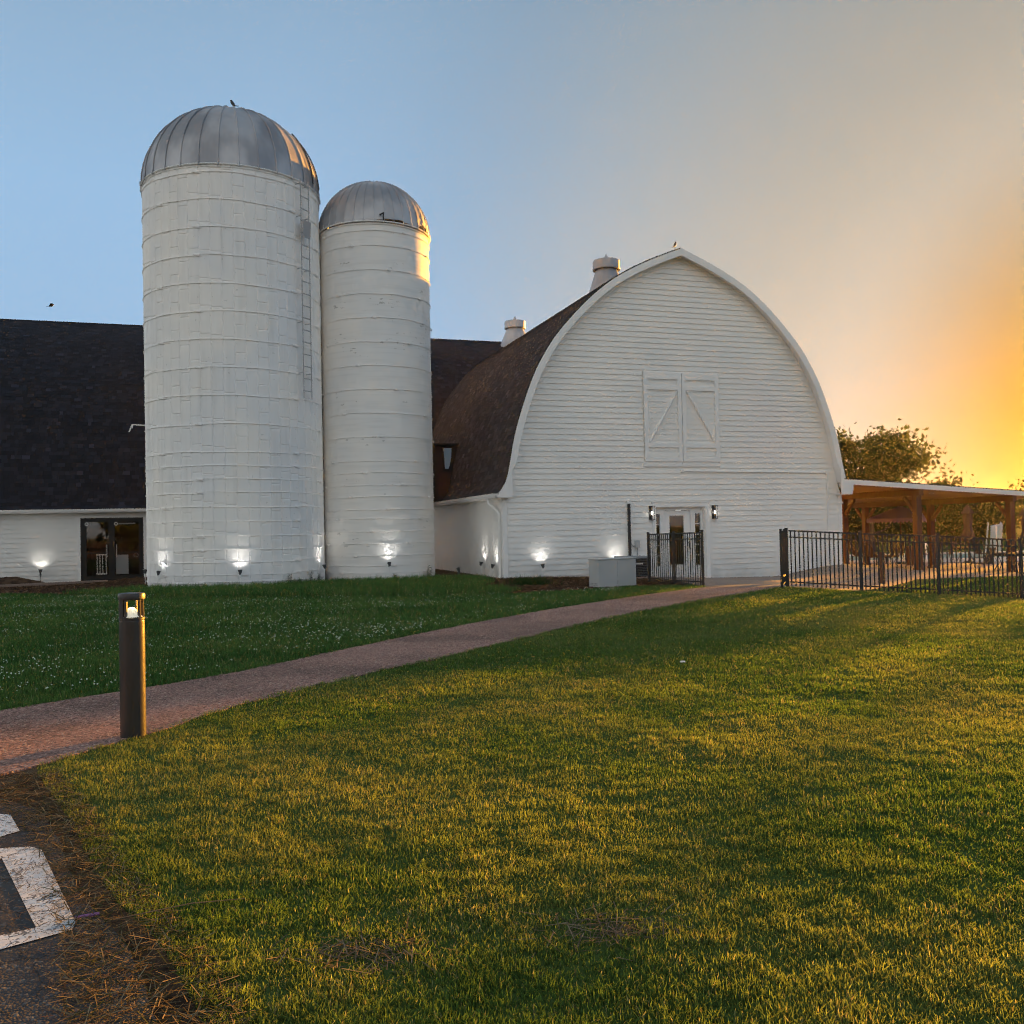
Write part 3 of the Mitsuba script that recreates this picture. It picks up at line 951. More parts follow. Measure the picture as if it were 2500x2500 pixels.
def gutter(fn, name):
    """k-shaped gutter; fn(o, z, a): o = distance out from the eave, a = 0 or 1 along it"""
    pr = [(0, 2.60), (0, 2.475), (.075, 2.475), (.11, 2.53), (.125, 2.605), (.115, 2.605), (.10, 2.54), (.07, 2.49), (.008, 2.49), (.008, 2.60)]
    v = np.array([fn(o, z, 0) for o, z in pr] + [fn(o, z, 1) for o, z in pr])
    n = len(pr)
    k = np.arange(n)
    f = np.stack([k, (k + 1) % n, n + (k + 1) % n, n + k], 1)
    return MB().add(v, f).put(name, 'white_trim', barn)


gutter(lambda o, z, a: W(-.252 - o, -.34 + a * 11.4, z), 'gutter')
gutter(lambda o, z, a: W(-25 + a * 24.6, 11.118 - o, z), 'gutter')
MB().tube([W(-.31, .55, 2.48), W(-.31, .55, 2.36), W(-.28, .50, 2.28), W(-.14, .22, 2.08), W(-.10, .16, 2.0), W(-.085, .14, 1.9), W(-.085, .14, .10), W(-.11, .13, .03), W(-.2, .06, .0)], .046, 8).put('downspout', 'white_trim', barn, smooth=50)
# main wall door
dl = numbered(barn + '__glass_door')
labels[dl] = {'label': 'black framed double glass door in the long wall'}
m = MB()
for lo, hi in (((-13.22, 11.46, -.5), (-13.02, 11.56, 2.27)), ((-11.16, 11.46, -.5), (-11.0, 11.56, 2.27)), ((-13.02, 11.46, 2.12), (-11.16, 11.56, 2.27)), ((-12.24, 11.46, -.5), (-12.02, 11.56, 2.12)), ((-13.02, 11.46, -.5), (-12.24, 11.56, .06)), ((-12.02, 11.46, -.5), (-11.16, 11.56, .06)), ((-13.02, 11.47, .90), (-12.24, 11.55, .96)), ((-12.02, 11.47, .90), (-11.16, 11.55, .96))):
    m.box(lo, hi, True)
m.put('frame', 'dark_frame', dl)
for (a, b, c, d) in ((-13.02, -12.24, .06, .90), (-13.02, -12.24, .96, 2.12), (-12.02, -11.16, .06, .90), (-12.02, -11.16, .96, 2.12)):
    put('pane', (np.array([W(a, 11.52, c), W(b, 11.52, c), W(b, 11.52, d), W(a, 11.52, d)]), np.array([[0, 1, 2], [0, 2, 3]])), 'glass', dl)
MB().tube([W(-12.3, 11.42, .75), W(-12.3, 11.42, 1.25)], .014, 6).put('handle', 'chrome', dl)
MB().tube([W(-11.96, 11.42, .75), W(-11.96, 11.42, 1.25)], .014, 6).put('handle', 'chrome', dl)
for u in (-13.0, -11.97):
    MB().lathe([(.001, 0), (.065, .01), (.07, .03), (.03, .045), (.001, .047)], (0, 0, 0), 14)
    a = np.linspace(0, 2 * np.pi, 15)
    MB().tube([W(u + .055 * math.cos(x), 11.45, 2.04 + .055 * math.sin(x)) for x in a], .016, 6).put('round_emblem', 'lamp_white', dl, smooth=40)
MB().box((-11.88, 11.44, 2.02), (-11.28, 11.46, 2.065), True).put('closer_bar', 'grey_metal_dark', dl)
MB().box((-12.0, 11.535, .10), (-11.55, 11.56, .84), True).put('white_panel_edge', 'grey_metal_dark', dl)
m = MB()
for u in (-12.70, -12.60, -12.50, -12.38):
    m.box((u, 11.80, .12), (u + .02, 11.82, .86), True)
m.box((-12.72, 11.80, .84), (-12.34, 11.83, .88), True).box((-12.72, 11.80, .10), (-12.34, 11.83, .14), True)
m.put('inner_rail', 'lamp_white', dl, label='pale railing that shows faintly behind the left pane')
a = np.linspace(0, 2 * np.pi, 19)
MB().tube([W(-11.28 + .075 * math.cos(x), 11.60, .82 + .075 * math.sin(x)) for x in a], .010, 5).put('ring', 'grey_metal_dark', dl)
m = MB().box((-13.33, 11.455, -.5), (-13.225, 11.499, 2.36), True).box((-10.995, 11.455, -.5), (-10.88, 11.499, 2.36), True).box((-13.225, 11.455, 2.275), (-10.995, 11.499, 2.36), True)
m.put('trim', 'white_trim', dl)


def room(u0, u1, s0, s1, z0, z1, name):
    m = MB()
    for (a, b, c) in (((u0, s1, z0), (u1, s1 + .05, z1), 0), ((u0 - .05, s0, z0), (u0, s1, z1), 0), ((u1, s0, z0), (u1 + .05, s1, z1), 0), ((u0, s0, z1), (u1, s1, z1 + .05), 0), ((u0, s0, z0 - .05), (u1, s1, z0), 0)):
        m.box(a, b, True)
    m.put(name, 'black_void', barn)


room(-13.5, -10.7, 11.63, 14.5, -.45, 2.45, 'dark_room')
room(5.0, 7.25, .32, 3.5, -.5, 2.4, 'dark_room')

# entry door in the gable
ed = numbered(barn + '__entry_door')
labels[ed] = {'label': 'white entry door with a dark glass panel and sidelights'}
m = MB().box((5.07, -.052, -.5), (5.198, .0, 2.27), True).box((7.022, -.052, -.5), (7.16, .0, 2.27), True).box((5.198, -.05, 2.122), (7.022, .0, 2.27), True).box((5.04, -.075, 2.271), (7.19, .0, 2.30), True)
m.put('trim', 'white_trim', ed)
m = MB().box((5.2, .0, -.5), (5.22, .17, 2.12), True).box((7.0, .0, -.5), (7.02, .17, 2.12), True).box((5.22, .0, 2.10), (7.0, .17, 2.12), True)
m.put('jamb', 'white_trim', ed)
SD = .15
m = MB()
for a, b, c, d in ((5.22, 5.27, -.35, 2.10), (5.44, 5.62, -.35, 2.10), (6.56, 6.73, -.35, 2.10), (6.94, 7.0, -.35, 2.10), (5.62, 6.56, 2.0, 2.10), (5.27, 5.44, 1.90, 2.10), (6.73, 6.94, 1.90, 2.10), (5.27, 5.44, -.35, .19), (6.73, 6.94, -.35, .19)):
    m.box((a, SD, c), (b, SD + .07, d), True)
m.put('frame', 'white_trim', ed)
m = MB()
for a, b, c, d in ((5.63, 5.79, -.22, 1.99), (6.32, 6.55, -.22, 1.99), (5.79, 6.32, 1.84, 1.99), (5.79, 6.32, -.22, .22)):
    m.box((a, SD + .012, c), (b, SD + .055, d), True)
lf = m.put('leaf', 'white_trim', ed)
for a, b, c, d in ((5.79, 6.32, .22, 1.84),):
    put('pane', (np.array([W(a, SD + .035, c), W(b, SD + .035, c), W(b, SD + .035, d), W(a, SD + .035, d)]), np.array([[0, 1, 2], [0, 2, 3]])), 'glass', lf)
for a, b in ((5.27, 5.44), (6.73, 6.94)):
    sl = MB().box((a, SD + .06, .19), (b, SD + .065, 1.9), True)
    zs = [.19, .53, .87, 1.21, 1.56, 1.9]
    for z0, z1 in zip(zs[:-1], zs[1:]):
        put('sidelight_pane', (np.array([W(a, SD + .04, z0), W(b, SD + .04, z0), W(b, SD + .04, z1), W(a, SD + .04, z1)]), np.array([[0, 1, 2], [0, 2, 3]])), 'glass', ed)
    for z0 in zs[1:-1]:
        MB().box((a, SD + .02, z0 - .012), (b, SD + .05, z0 + .012), True).put('sidelight_bar', 'white_trim', ed)
MB().bar(W(5.98, SD - .02, 2.0), W(6.2, SD - .02, 2.0), .05, .045).bar(W(6.08, SD - .05, 2.02), W(6.42, SD - .12, 2.045), .02, .012).put('door_closer', 'chrome', ed)
MB().tube([W(6.47, SD - .03, .75), W(6.47, SD - .03, .98)], .012, 6).put('handle', 'black_metal', ed)
MB().box((5.3, -.25, -.5), (7.0, .14, -.235), True).put('threshold', 'patio_concrete', ed)

# hayloft doors
for (a, b, inner_side) in ((4.85, 6.215, 1), (6.235, 7.60, -1)):
    hd = numbered(barn + '__hayloft_door')
    z = 3.60
    MB().box((a + .01, -.028, 3.6), (b - .01, -.002, 6.52), True).put('backing', 'white_siding', hd)
    while z < 6.45:
        clap(a + .06, b - .06, a + .06, b - .06, z, min(z + EXPO - .001, 6.5), -.028, hd, 'board', .022)
        z += EXPO
    FR = (-.085, -.051)
    for (c, d) in ((a, a + .135), (b - .135, b)):
        MB().box((c, FR[0], 3.6), (d, FR[1], 6.52), True).put('stile', 'white_trim', hd)
    for (c, d) in ((6.30, 6.52), (5.95, 6.08), (4.06, 4.2), (3.6, 3.74)):
        MB().box((a + .136, FR[0] - .002, c), (b - .136, FR[1], d), True).put('rail', 'white_trim', hd)
    x0, x1 = (a + .15, b - .15) if inner_side > 0 else (b - .15, a + .15)
    MB().bar(W(x0 + .02 * inner_side, -.064, 4.24), W(x1 - .02 * inner_side, -.064, 5.92), .028, .105, side=S).put('brace', 'white_trim', hd)
MB().box((4.80, -.06, 3.44), (6.208, -.0, 3.585), True).put('hayloft_sill', 'white_trim', barn)
MB().box((6.222, -.06, 3.44), (7.60, -.0, 3.585), True).put('hayloft_sill', 'white_trim', barn)
MB().box((4.84, -.05, 6.525), (7.62, -.0, 6.56), True).put('hayloft_head', 'white_trim', barn)

# ventilators
for (u, s, zb_, zt) in ((UC - .02, 5.5, 10.3, 12.1), (UC + .1, 17.0, 10.75, 12.3)):
    vt = numbered(barn + '__roof_ventilator')
    c = W(u, s, 0)
    z1 = zt - .72
    MB().lathe([(.82, zb_ - .25), (.78, zb_ + .02), (.40, z1 + .1), (.40, z1 + .22)], c, 24).put('cone', 'galvanized_old', vt, smooth=30)
    MB().lathe([(.46, z1 + .20), (.46, z1 + .06), (.53, z1 + .06), (.535, z1 + .10), (.525, z1 + .12), (.525, z1 + .40), (.51, z1 + .42), (.10, z1 + .50), (.001, z1 + .51)], c, 28).put('cap', 'galvanized_old', vt, smooth=30)
    MB().lathe([(.46, z1 + .19), (.001, z1 + .2)], c, 24).put('cap_lining', 'roof_deck', vt)
    MB().lathe([(.09, z1 + .48), (.075, z1 + .56), (.03, z1 + .66), (.001, zt)], c, 12).put('finial', 'galvanized_old', vt, smooth=30)

# dormer between the small silo and the wing roof
dm = numbered(barn + '__dormer')
MB().box((-.72, 6.6, 2.62), (1.6, 9.0, 4.70), True).box((-.86, 6.45, 4.702), (2.0, 9.2, 4.77), True).put('body', 'roof_deck', dm)
prism(Polygon([(-.19, 4.6), (.13, 4.61), (.10, 4.2), (0, 3.82), (-.14, 3.82)]), 6.575, 6.597).put('window_pane', 'slide_blue', dm)
prism(Polygon([(-.24, 4.65), (.18, 4.65), (.15, 4.2), (.04, 3.77), (-.18, 3.77)]).difference(Polygon([(-.19, 4.6), (.13, 4.61), (.10, 4.2), (0, 3.82), (-.14, 3.82)]).buffer(.002)), 6.56, 6.599).put('window_frame', 'roof_deck', dm)
labels[dm] = {'label': 'small dark dormer with a pale window behind the small silo'}
# ------------------------------------------------------------------ lamps
def spotlight(x, y, z0, hz, aim, label, lit=True, power=.20, black=False):
    """stake light: a stake, a knuckle, a cone-shaped head with a lens; aim: horizontal unit direction it leans to"""
    t = thing('ground_spotlight', label, 'spotlight', 'small uplights staked along the walls' if lit else None)
    a = np.array([aim[0], aim[1], 0.])
    a /= np.linalg.norm(a)
    p = np.array([x, y, 0.])
    body = 'lamp_dark' if black else 'lamp_white'
    MB().tube([p + [0, 0, z0 - .1], p + [0, 0, hz - .20]], .011, 6).put('stake', body, t)
    MB().lathe([(.001, -.045), (.03, -.04), (.036, 0), (.03, .04), (.001, .045)], p + [0, 0, hz - .17], 10).put('knuckle', body, t, smooth=40)
    d = np.array([0, 0, 1.]) + .24 * a
    d /= np.linalg.norm(d)
    h = p + [0, 0, hz]
    MB().tube([h - d * .13, h - d * .11, h - d * .012, h], [.022, .03, .062, .064], 12).put('head', 'lamp_dark', t, smooth=40)
    MB().tube([h - d * .0, h + d * .012], [.068, .072], 14).put('bezel', body, t)
    if lit:
        e1 = np.cross(d, [1, 0, 0])
        e1 /= np.linalg.norm(e1)
        e2 = np.cross(d, e1)
        aa = np.arange(12) / 12 * 2 * np.pi
        v = np.vstack([h + d * .016, h + d * .016 + .05 * (np.cos(aa)[:, None] * e1 + np.sin(aa)[:, None] * e2)])
        i_ = np.arange(12)
        f = np.stack([i_ * 0, 1 + i_, 1 + (i_ + 1) % 12], 1)
        nn = np.cross(v[f[0][1]] - v[0], v[f[0][2]] - v[0])
        put('lens', (v, f if nn @ d > 0 else f[:, ::-1]), 'lamp_white', t, **emit((1, .97, .9), .5))
        scene[t + '_beam'] = {'type': 'spot', 'intensity': rgb(power, power * .97, power * .9), 'cutoff_angle': 62, 'beam_width': 6,
                              'to_world': T().look_at((h + d * .03).tolist(), (h + d).tolist(), [1, .1, 0])}


def on_silo(c, ang, off, hz, label, **k):
    p = ring_pt(c, np.array([ang]), c[2] + off, 0)[0]
    spotlight(p[0], p[1], float(gh(p[0], p[1])), hz, (c[0] - p[0], c[1] - p[1]), label, **k)


on_silo(LS, -51, .17, .50, 'lit white stake lamp at the left front of the larger silo')
on_silo(LS, 1, .17, .49, 'lit white stake lamp at the middle front of the larger silo')
on_silo(LS, 64, .17, .52, 'lit white stake lamp on the right side of the larger silo')
on_silo(SS, 8, .17, .55, 'lit white stake lamp at the front of the small silo')
for (u, s, hz, aim, lab, kw) in ((-14.58, 11.28, .36, S, 'lit stake lamp before the long wall left of the glass door', dict(black=True)),
                                 (-.17, 1.9, .46, G, 'lit stake lamp by the diagonal boards, farther from the downspout', {}),
                                 (-.17, .62, .42, G, 'lit stake lamp by the diagonal boards, nearer the downspout', {}),
                                 (1.19, -.2, .40, S, 'lit stake lamp before the gable, left of the grey cabinet', {}),
                                 (3.72, -.2, .40, S, 'lit stake lamp hidden behind the grey cabinet, only its glow shows', {})):
    q = W(u, s)
    spotlight(q[0], q[1], float(gh(q[0], q[1])), hz, aim, lab, **kw)
q = W(-1.2, 3.0)
spotlight(-1.75, 29.4, 0, .30, -G, 'black unlit stake lamp in the grass beside the small silo', lit=False, black=True)
q = W(-10.75, 10.9)
spotlight(-12.05, 30.2, -.05, .43, S, 'lit stake lamp at the right jamb of the glass door')


def bollard(x, y, z, label):
    t = thing('path_bollard', label, 'bollard light')
    c = np.array([x, y, z])
    R = .091
    MB().lathe([(.001, -.1), (R, -.1), (R, .872), (R - .004, .880), (R + .002, .884), (R + .002, .902), (R - .006, .905), (.03, .905)], c, 40).put('post', 'bronze_metal', t, smooth=30)
    MB().lathe([(R - .02, 1.036), (R + .004, 1.036), (R + .006, 1.042), (R + .006, 1.072), (R, 1.083), (.02, 1.088), (.001, 1.088)], c, 40).put('cap', 'bronze_metal', t, smooth=30)
    MB().lathe([(R - .008, .906), (.06, .925), (.035, .955), (.022, .972), (.001, .978)], c, 28).put('reflector_cone', 'lamp_white', t, smooth=50)
    f, r_ = silo_dir((x, y))
    m = MB()
    sh = np.radians(np.linspace(-125, -42, 10))
    for q0, q1 in zip(sh[:-1], sh[1:]):
        pts = []
        for rr in (R - .012, R - .001):
            for q_ in (q0, q1):
                for zz in (.904, 1.037):
                    pts.append(c + rr * (math.cos(q_) * f + math.sin(q_) * r_) + [0, 0, zz])
        m.hexa(np.array(pts)[[0, 1, 2, 3, 4, 5, 6, 7]])
    m.put('shield', 'bronze_metal', t, smooth=40)
    for ang in (-33, 44, 78, 150):
        q_ = math.radians(ang)
        p = c + (R - .016) * (math.cos(q_) * f + math.sin(q_) * r_)
        MB().bar(p + [0, 0, .904], p + [0, 0, 1.037], .012, .024, side=p - c - [0, 0, 0] + [0, 0, .0]).put('strut', 'bronze_metal', t)
    aa = np.arange(20) / 20 * 2 * np.pi
    v = np.vstack([c + [0, 0, 1.030], c + np.stack([.055 * np.cos(aa), .055 * np.sin(aa), 0 * aa + 1.030], 1)])
    i_ = np.arange(20)
    put('lamp_disc', (v, np.stack([i_ * 0, 1 + (i_ + 1) % 20, 1 + i_], 1)), 'lamp_white', t, **emit((1, .86, .55), 1.15))


bollard(-2.87, 6.93, 0.0, 'dark round bollard light glowing at the edge of the path')

# door lanterns, conduit, boxes, camera on the gable
for (u0, u1, lab) in ((4.955, 5.06, 'black glass wall lantern left of the entry door'), (7.27, 7.375, 'black glass wall lantern right of the entry door')):
    t = thing('wall_lantern', lab, 'wall lamp', 'lanterns flanking the entry door')
    z0, z1, s1 = 1.73, 2.14, -.17
    w = .14
    MB().box((u0, -.045, z0), (u0 + w, -.027, z1), True).put('back_plate', 'black_metal', t)
    m = MB()
    for uu in (u0, u0 + w - .012):
        m.box((uu, s1, z0), (uu + .012, s1 + .012, z1), True)
    m.box((u0 - .004, s1 - .004, z1), (u0 + w + .004, -.027, z1 + .018), True).box((u0 - .004, s1 - .004, z0 - .018), (u0 + w + .004, -.027, z0), True)
    m.put('frame', 'black_metal', t)
    v = [W(u0 + .013, s1 + .006, z0), W(u0 + w - .013, s1 + .006, z0), W(u0 + w - .013, s1 + .006, z1), W(u0 + .013, s1 + .006, z1)]
    put('glass_pane', (np.array(v), np.array([[0, 1, 2], [0, 2, 3]])), 'clear_glass', t)
    MB().tube([W(u0 + w / 2, -.10, z0), W(u0 + w / 2, -.10, 1.88)], .017, 8).put('lamp_holder', 'black_metal', t)
    b = MB().lathe([(.001, 0), (.018, .01), (.026, .04), (.02, .075), (.001, .095)], W(u0 + w / 2, -.10, 1.882), 12)
    put('bulb', b.tm, 'lamp_white', t, smooth=50, **emit((1, .95, .82), 1.6))
t = thing('line_cover', 'tall black vertical pipe cover on the gable by the cabinet', 'pipe')
MB().box((4.19, -.095, .05), (4.265, -.028, 2.24), True).put('cover', 'black_metal', t)
MB().box((4.175, -.10, 2.24), (4.28, -.027, 2.36), True).put('top_fitting', 'white_trim', t)
t = thing('electrical_box', 'small grey electrical box beside the black pipe cover', 'electrical box')
MB().box((4.42, -.14, .82), (4.56, -.03, 1.06), True).put('case', 'grey_metal', t)
MB().tube([W(4.49, -.08, .82), W(4.48, -.08, .6), W(4.44, -.2, .45), W(4.4, -.6, .38)], .016, 6).put('lower_conduit', 'grey_metal_dark', t)
MB().tube([W(4.27, -.06, 1.0), W(4.31, -.07, .90), W(4.36, -.08, .86), W(4.42, -.08, .88)], .014, 6).put('side_conduit', 'grey_metal_dark', t)
t = thing('wall_conduit', 'thin white conduit across the gable from hayloft doors to corner', 'conduit')
MB().tube([W(6.21, -.05, 3.29), W(9, -.05, 3.265), W(11.80, -.05, 3.24)], .026, 8).put('level_run', 'white_trim', t, smooth=50)
MB().tube([W(11.84, -.05, 3.21), W(11.82, -.05, -.05)], .024, 8).put('drop', 'white_trim', t, smooth=50)
MB().box((11.77, -.09, 3.19), (11.9, -.027, 3.3), True).put('elbow_box', 'white_trim', t)
MB().box((6.15, -.08, 3.26), (6.24, -.027, 3.34), True).put('junction_box', 'white_trim', t)
t = thing('security_camera', 'small white security camera under the right eave of the gable', 'camera')
MB().box((12.36, -.08, 2.16), (12.42, -.035, 2.23), True).put('mount', 'lamp_white', t)
MB().tube([W(12.40, -.06, 2.2), W(12.34, -.22, 2.15)], .032, 10).put('body', 'lamp_white', t, smooth=40)
MB().tube([W(12.34, -.221, 2.15), W(12.335, -.232, 2.147)], .026, 10).put('lens', 'black_metal', t)

# ------------------------------------------------------------------ utility cabinet and air conditioner
t = thing('utility_cabinet', 'plain grey metal utility cabinet on the ground before the gable', 'cabinet')
A_, B_ = np.array([2.135, 23.12]), np.array([3.157, 23.70])
e = (B_ - A_) / np.linalg.norm(B_ - A_)
nrm = np.array([-e[1], e[0]])
BC = np.array([[e[0], nrm[0], 0, A_[0]], [e[1], nrm[1], 0, A_[1]], [0, 0, 1, float(gh(2.6, 23.5))], [0, 0, 0, 1]])


def rbox(sz, lo, bev=.008):
    """box with bevelled edges"""
    b = trimesh.creation.box(sz)
    h = trimesh.convex.convex_hull(np.vstack([b.vertices * (np.array(sz) - 2 * bev * (1 - np.eye(3)[k])) / np.array(sz) for k in range(3)]))
    h.apply_translation(np.array(lo) + np.array(sz) / 2)
    return h


def putT(name, mesh, M, m, parent, **k):
    mesh = mesh.copy()
    mesh.apply_transform(M)
    return put(name, mesh, m, parent, **k)


wC = float(np.linalg.norm(B_ - A_))
putT('body', rbox((wC, .43, .80), (0, 0, -.1)), BC, 'grey_metal', t)
putT('lid', rbox((wC + .03, .47, .03), (-.015, -.02, .701)), BC, 'grey_metal', t)
for z in (.06, .10):
    putT('vent_slot', rbox((.012, .30, .018), (-.008, .06, z), .002), BC, 'grey_metal_dark', t)
putT('door_seam', rbox((.006, .006, .62), (wC * .5, -.004, .04), .001), BC, 'grey_metal_dark', t)
t = thing('air_conditioner', 'dark slatted air conditioner behind the grey utility cabinet', 'air conditioner')
z0 = float(gh(*W(3.7, -1.3)[:2]))
MB().box((3.2, -1.85, z0 - .2), (4.2, -.85, z0 + .06), True).put('concrete_pad', 'patio_concrete', t)
MB().box((3.35, -1.65, z0 + .062), (4.05, -.95, z0 + .62), True).put('core', 'black_void', t)
for k in range(11):
    z = z0 + .085 + k * .05
    MB().box((3.3, -1.71, z), (4.1, -1.68, z + .022), True).box((3.3, -1.68, z), (3.33, -.92, z + .022), True).box((4.07, -1.68, z), (4.1, -.92, z + .022), True).put('slat', 'lamp_dark', t)
m = MB()
for (u, s) in ((3.29, -1.72), (4.07, -1.72), (3.29, -.93), (4.07, -.93)):
    m.box((u, s, z0 + .06), (u + .04, s + .04, z0 + .66), True)
m.put('corner_post', 'grey_metal_dark', t)
MB().box((3.28, -1.73, z0 + .62), (4.12, -.88, z0 + .68), True).put('top', 'grey_metal_dark', t)
MB().box((3.62, -1.725, z0 + .44), (3.86, -1.712, z0 + .48), True).put('name_plate', 'grey_metal', t)

# ------------------------------------------------------------------ fences and gate
def fence(owner, pts, npk, top=1.34, mid_posts=True, post_w=.062):
    P = [np.array([x, y, z]) for x, y, z in pts]
    for k, p in enumerate(P):
        MB().bar(p - [0, 0, .15], p + [0, 0, top + .05], post_w).bar(p + [0, 0, top + .05], p + [0, 0, top + .065], post_w + .014).put('post', 'black_metal', owner)
    for k, (a, b) in enumerate(zip(P[:-1], P[1:])):
        d = (b - a)
        n = npk[k]
        for z, w in ((top, .034), (top - .15, .03), (.13, .03)):
            MB().bar(a + d * .03 + [0, 0, z], b - d * .03 + [0, 0, z], .026, w).put('rail', 'black_metal', owner)
        for q in range(1, n):
            p = a + d * q / n
            MB().bar(p + [0, 0, .04], p + [0, 0, top - .012], .024).put('picket', 'black_metal', owner)


rf = thing('metal_fence', 'long black metal picket fence in front of the patio, right of the gate', 'fence')
fence(rf, [(6.5, 21.9, -.01), (8.05, 21.36, -.114), (9.63, 20.9, -.2), (11.42, 20.75, -.33), (13.2, 20.4, -.43)], [17, 17, 18, 18])
lf_ = thing('metal_fence', 'short black metal fence in front of the entry door, left of the path', 'fence')
fence(lf_, [(4.65, 22.65, -.02), (4.17, 23.87, -.04), (3.69, 25.1, -.06)], [12, 13])
gt = thing('metal_gate', 'narrow black metal gate standing open beside the path', 'gate')
a, b = np.array([6.44, 21.84, -.01]), np.array([6.10, 20.98, 0.0])
for p in (a + (b - a) * .02, b):
    MB().bar(p + [0, 0, .05], p + [0, 0, 1.38], .048).put('gate_post', 'black_metal', gt)
for z in (.12, .30, 1.15, 1.32):
    MB().bar(a + [0, 0, z], b + [0, 0, z], .03, .036).put('gate_rail', 'black_metal', gt)
for q in range(1, 9):
    p = a + (b - a) * q / 9
    MB().bar(p + [0, 0, .1], p + [0, 0, 1.31], .021).put('picket', 'black_metal', gt)
MB().bar(a + (b - a) * .75 + [0, 0, .9], b + [0, 0, .9], .06, .14).put('latch', 'black_metal', gt)

# ------------------------------------------------------------------ pavilion
pv = thing('pavilion', 'open timber pavilion with low sloping roof joined to the barn', 'pavilion')


def ptop(u):
    return 3.02 - .0603 * (u - 12.33)


def slab(u0, u1, s0, s1, d0, d1):
    c = []
    for u in (u0, u1):
        for s in (s0, s1):
            for d in (d0, d1):
                c.append(W(u, s, ptop(u) - d))
    return MB().hexa(np.array(c))


slab(12.30, 21.6, -.39, 9.2, .028, 0).put('roof_covering', 'roof_deck', pv)
slab(12.30, 21.6, -.36, 9.1, .17, .030).put('roof_body', 'cedar_board', pv)
slab(12.30, 21.62, -.385, -.361, .20, .029).put('front_fascia', 'white_trim', pv)
slab(21.601, 21.62, -.36, 9.1, .20, .029).put('side_fascia', 'white_trim', pv)
slab(12.45, 12.66, -.384, -.362, .41, .201).put('end_board', 'white_trim', pv)
for k in range(12):
    s = -.35 + k * .785
    slab(12.5, 21.58, s, s + .777, .186, .171).put('ceiling_board', 'cedar_board', pv)
beams = {15.6: 2.41, 19.9: 2.15}
for u, zb_ in beams.items():
    MB().box((u - .1, -.33, zb_), (u + .1, 8.6, ptop(u) - .19), True).put('beam', 'cedar', pv)
    for s in (-.1, 3.9, 7.9):
        g0 = float(gh(*W(u, s)[:2]))
        MB().box((u - .11, s - .11, g0 - .2), (u + .11, s + .11, zb_ - .002), True).box((u - .135, s - .135, g0 - .1), (u + .135, s + .135, g0 + .09), True).put('post', 'cedar', pv)
        for sg in ((1,) if s < 0 else (-1, 1)):
            MB().bar(W(u, s + sg * .09, zb_ - .62), W(u, s + sg * .62, zb_ - .03), .11).put('brace', 'cedar', pv)
MB().box((12.45, -.2, 2.42), (21.3, -.02, 2.44), True)
k = 0
for (u, s) in ((13.9, 1.9), (13.9, 5.6), (17.6, 1.3), (17.6, 4.6)):
    c = W(u, s, ptop(u) - .192)
    aa = np.arange(16) / 16 * 2 * np.pi
    v = np.vstack([c, c + np.stack([.085 * np.cos(aa), .085 * np.sin(aa), 0 * aa], 1)])
    i_ = np.arange(16)
    put('recessed_light', (v, np.stack([i_ * 0, 1 + (i_ + 1) % 16, 1 + i_], 1)), 'lamp_white', pv, **emit((1, .95, .85), .35))

# ------------------------------------------------------------------ patio furniture and pool
def market_umbrella(x, y, z, R, h, label):
    t = thing('patio_umbrella', label, 'umbrella')
    c = np.array([x, y, z])
    MB().tube([c, c + [0, 0, h]], .022, 8).put('pole', 'cedar', t)
    MB().lathe([(.001, .0), (.26, .0), (.26, .06), (.05, .10)], c, 20).put('base', 'black_metal', t)
    a = np.arange(8) / 8 * 2 * np.pi + .25
    for k in range(8):
        a0, a1 = a[k], a[(k + 1) % 8]
        p = [c + [.16 * math.cos(q), .16 * math.sin(q), h - .06] for q in (a0, a1)] + [c + [R * math.cos(q), R * math.sin(q), h - .56] for q in (a0, a1)]
        mid = .5 * (p[2] + p[3]) - [0, 0, .03] - .04 * (.5 * (p[2] + p[3]) - c) * [1, 1, 0]
        v = [p[0], p[1], p[2], mid, p[3]]
        MB().add(np.array(v), np.array([[0, 2, 3], [0, 3, 1], [1, 3, 4]])).put('panel', 'canvas_purple', t)
        m = MB()
        for e in range(6):
            u0, u1 = e / 6, (e + 1) / 6
            q0, q1 = p[2] + (p[3] - p[2]) * u0, p[2] + (p[3] - p[2]) * u1
            m.add(np.array([q0, q1, q1 - [0, 0, .1], (q0 + q1) / 2 - [0, 0, .19], q0 - [0, 0, .1]]), np.array([[0, 4, 2], [0, 2, 1], [4, 3, 2]]))
        m.put('valance', 'canvas_purple', t)
    MB().lathe([(.17, h - .07), (.10, h - .02), (.001, h + .05)], c, 12).put('top_vent', 'canvas_purple', t)


market_umbrella(17.1, 40.6, -.38, 1.42, 2.55, 'open purple patio umbrella with scalloped edge beyond the pavilion')


def closed_umbrella(x, y, z, h, label, s=1.):
    t = thing('patio_umbrella', label, 'umbrella')
    c = np.array([x, y, z])
    MB().tube([c, c + [0, 0, h]], .024, 8).put('pole', 'cedar', t)
    pr = [(.05, .95), (.30 * s, 1.0), (.27 * s, 1.25), (.16 * s, 1.62), (.20 * s, 1.95), (.17 * s, h - .42), (.27 * s, h - .40), (.12 * s, h - .12), (.001, h)]
    m = MB().lathe(pr, c, 20)
    v = m.v[0]
    ang = np.arctan2(v[:, 1] - y, v[:, 0] - x)
    fold = 1 + .10 * np.cos(ang * 8)
    v[:, 0], v[:, 1] = x + (v[:, 0] - x) * fold, y + (v[:, 1] - y) * fold
    m.put('folded_canopy', 'canvas_brown', t, smooth=50)
    MB().lathe([(.001, .0), (.26, .0), (.26, .06), (.05, .10)], c, 20).put('base', 'black_metal', t)


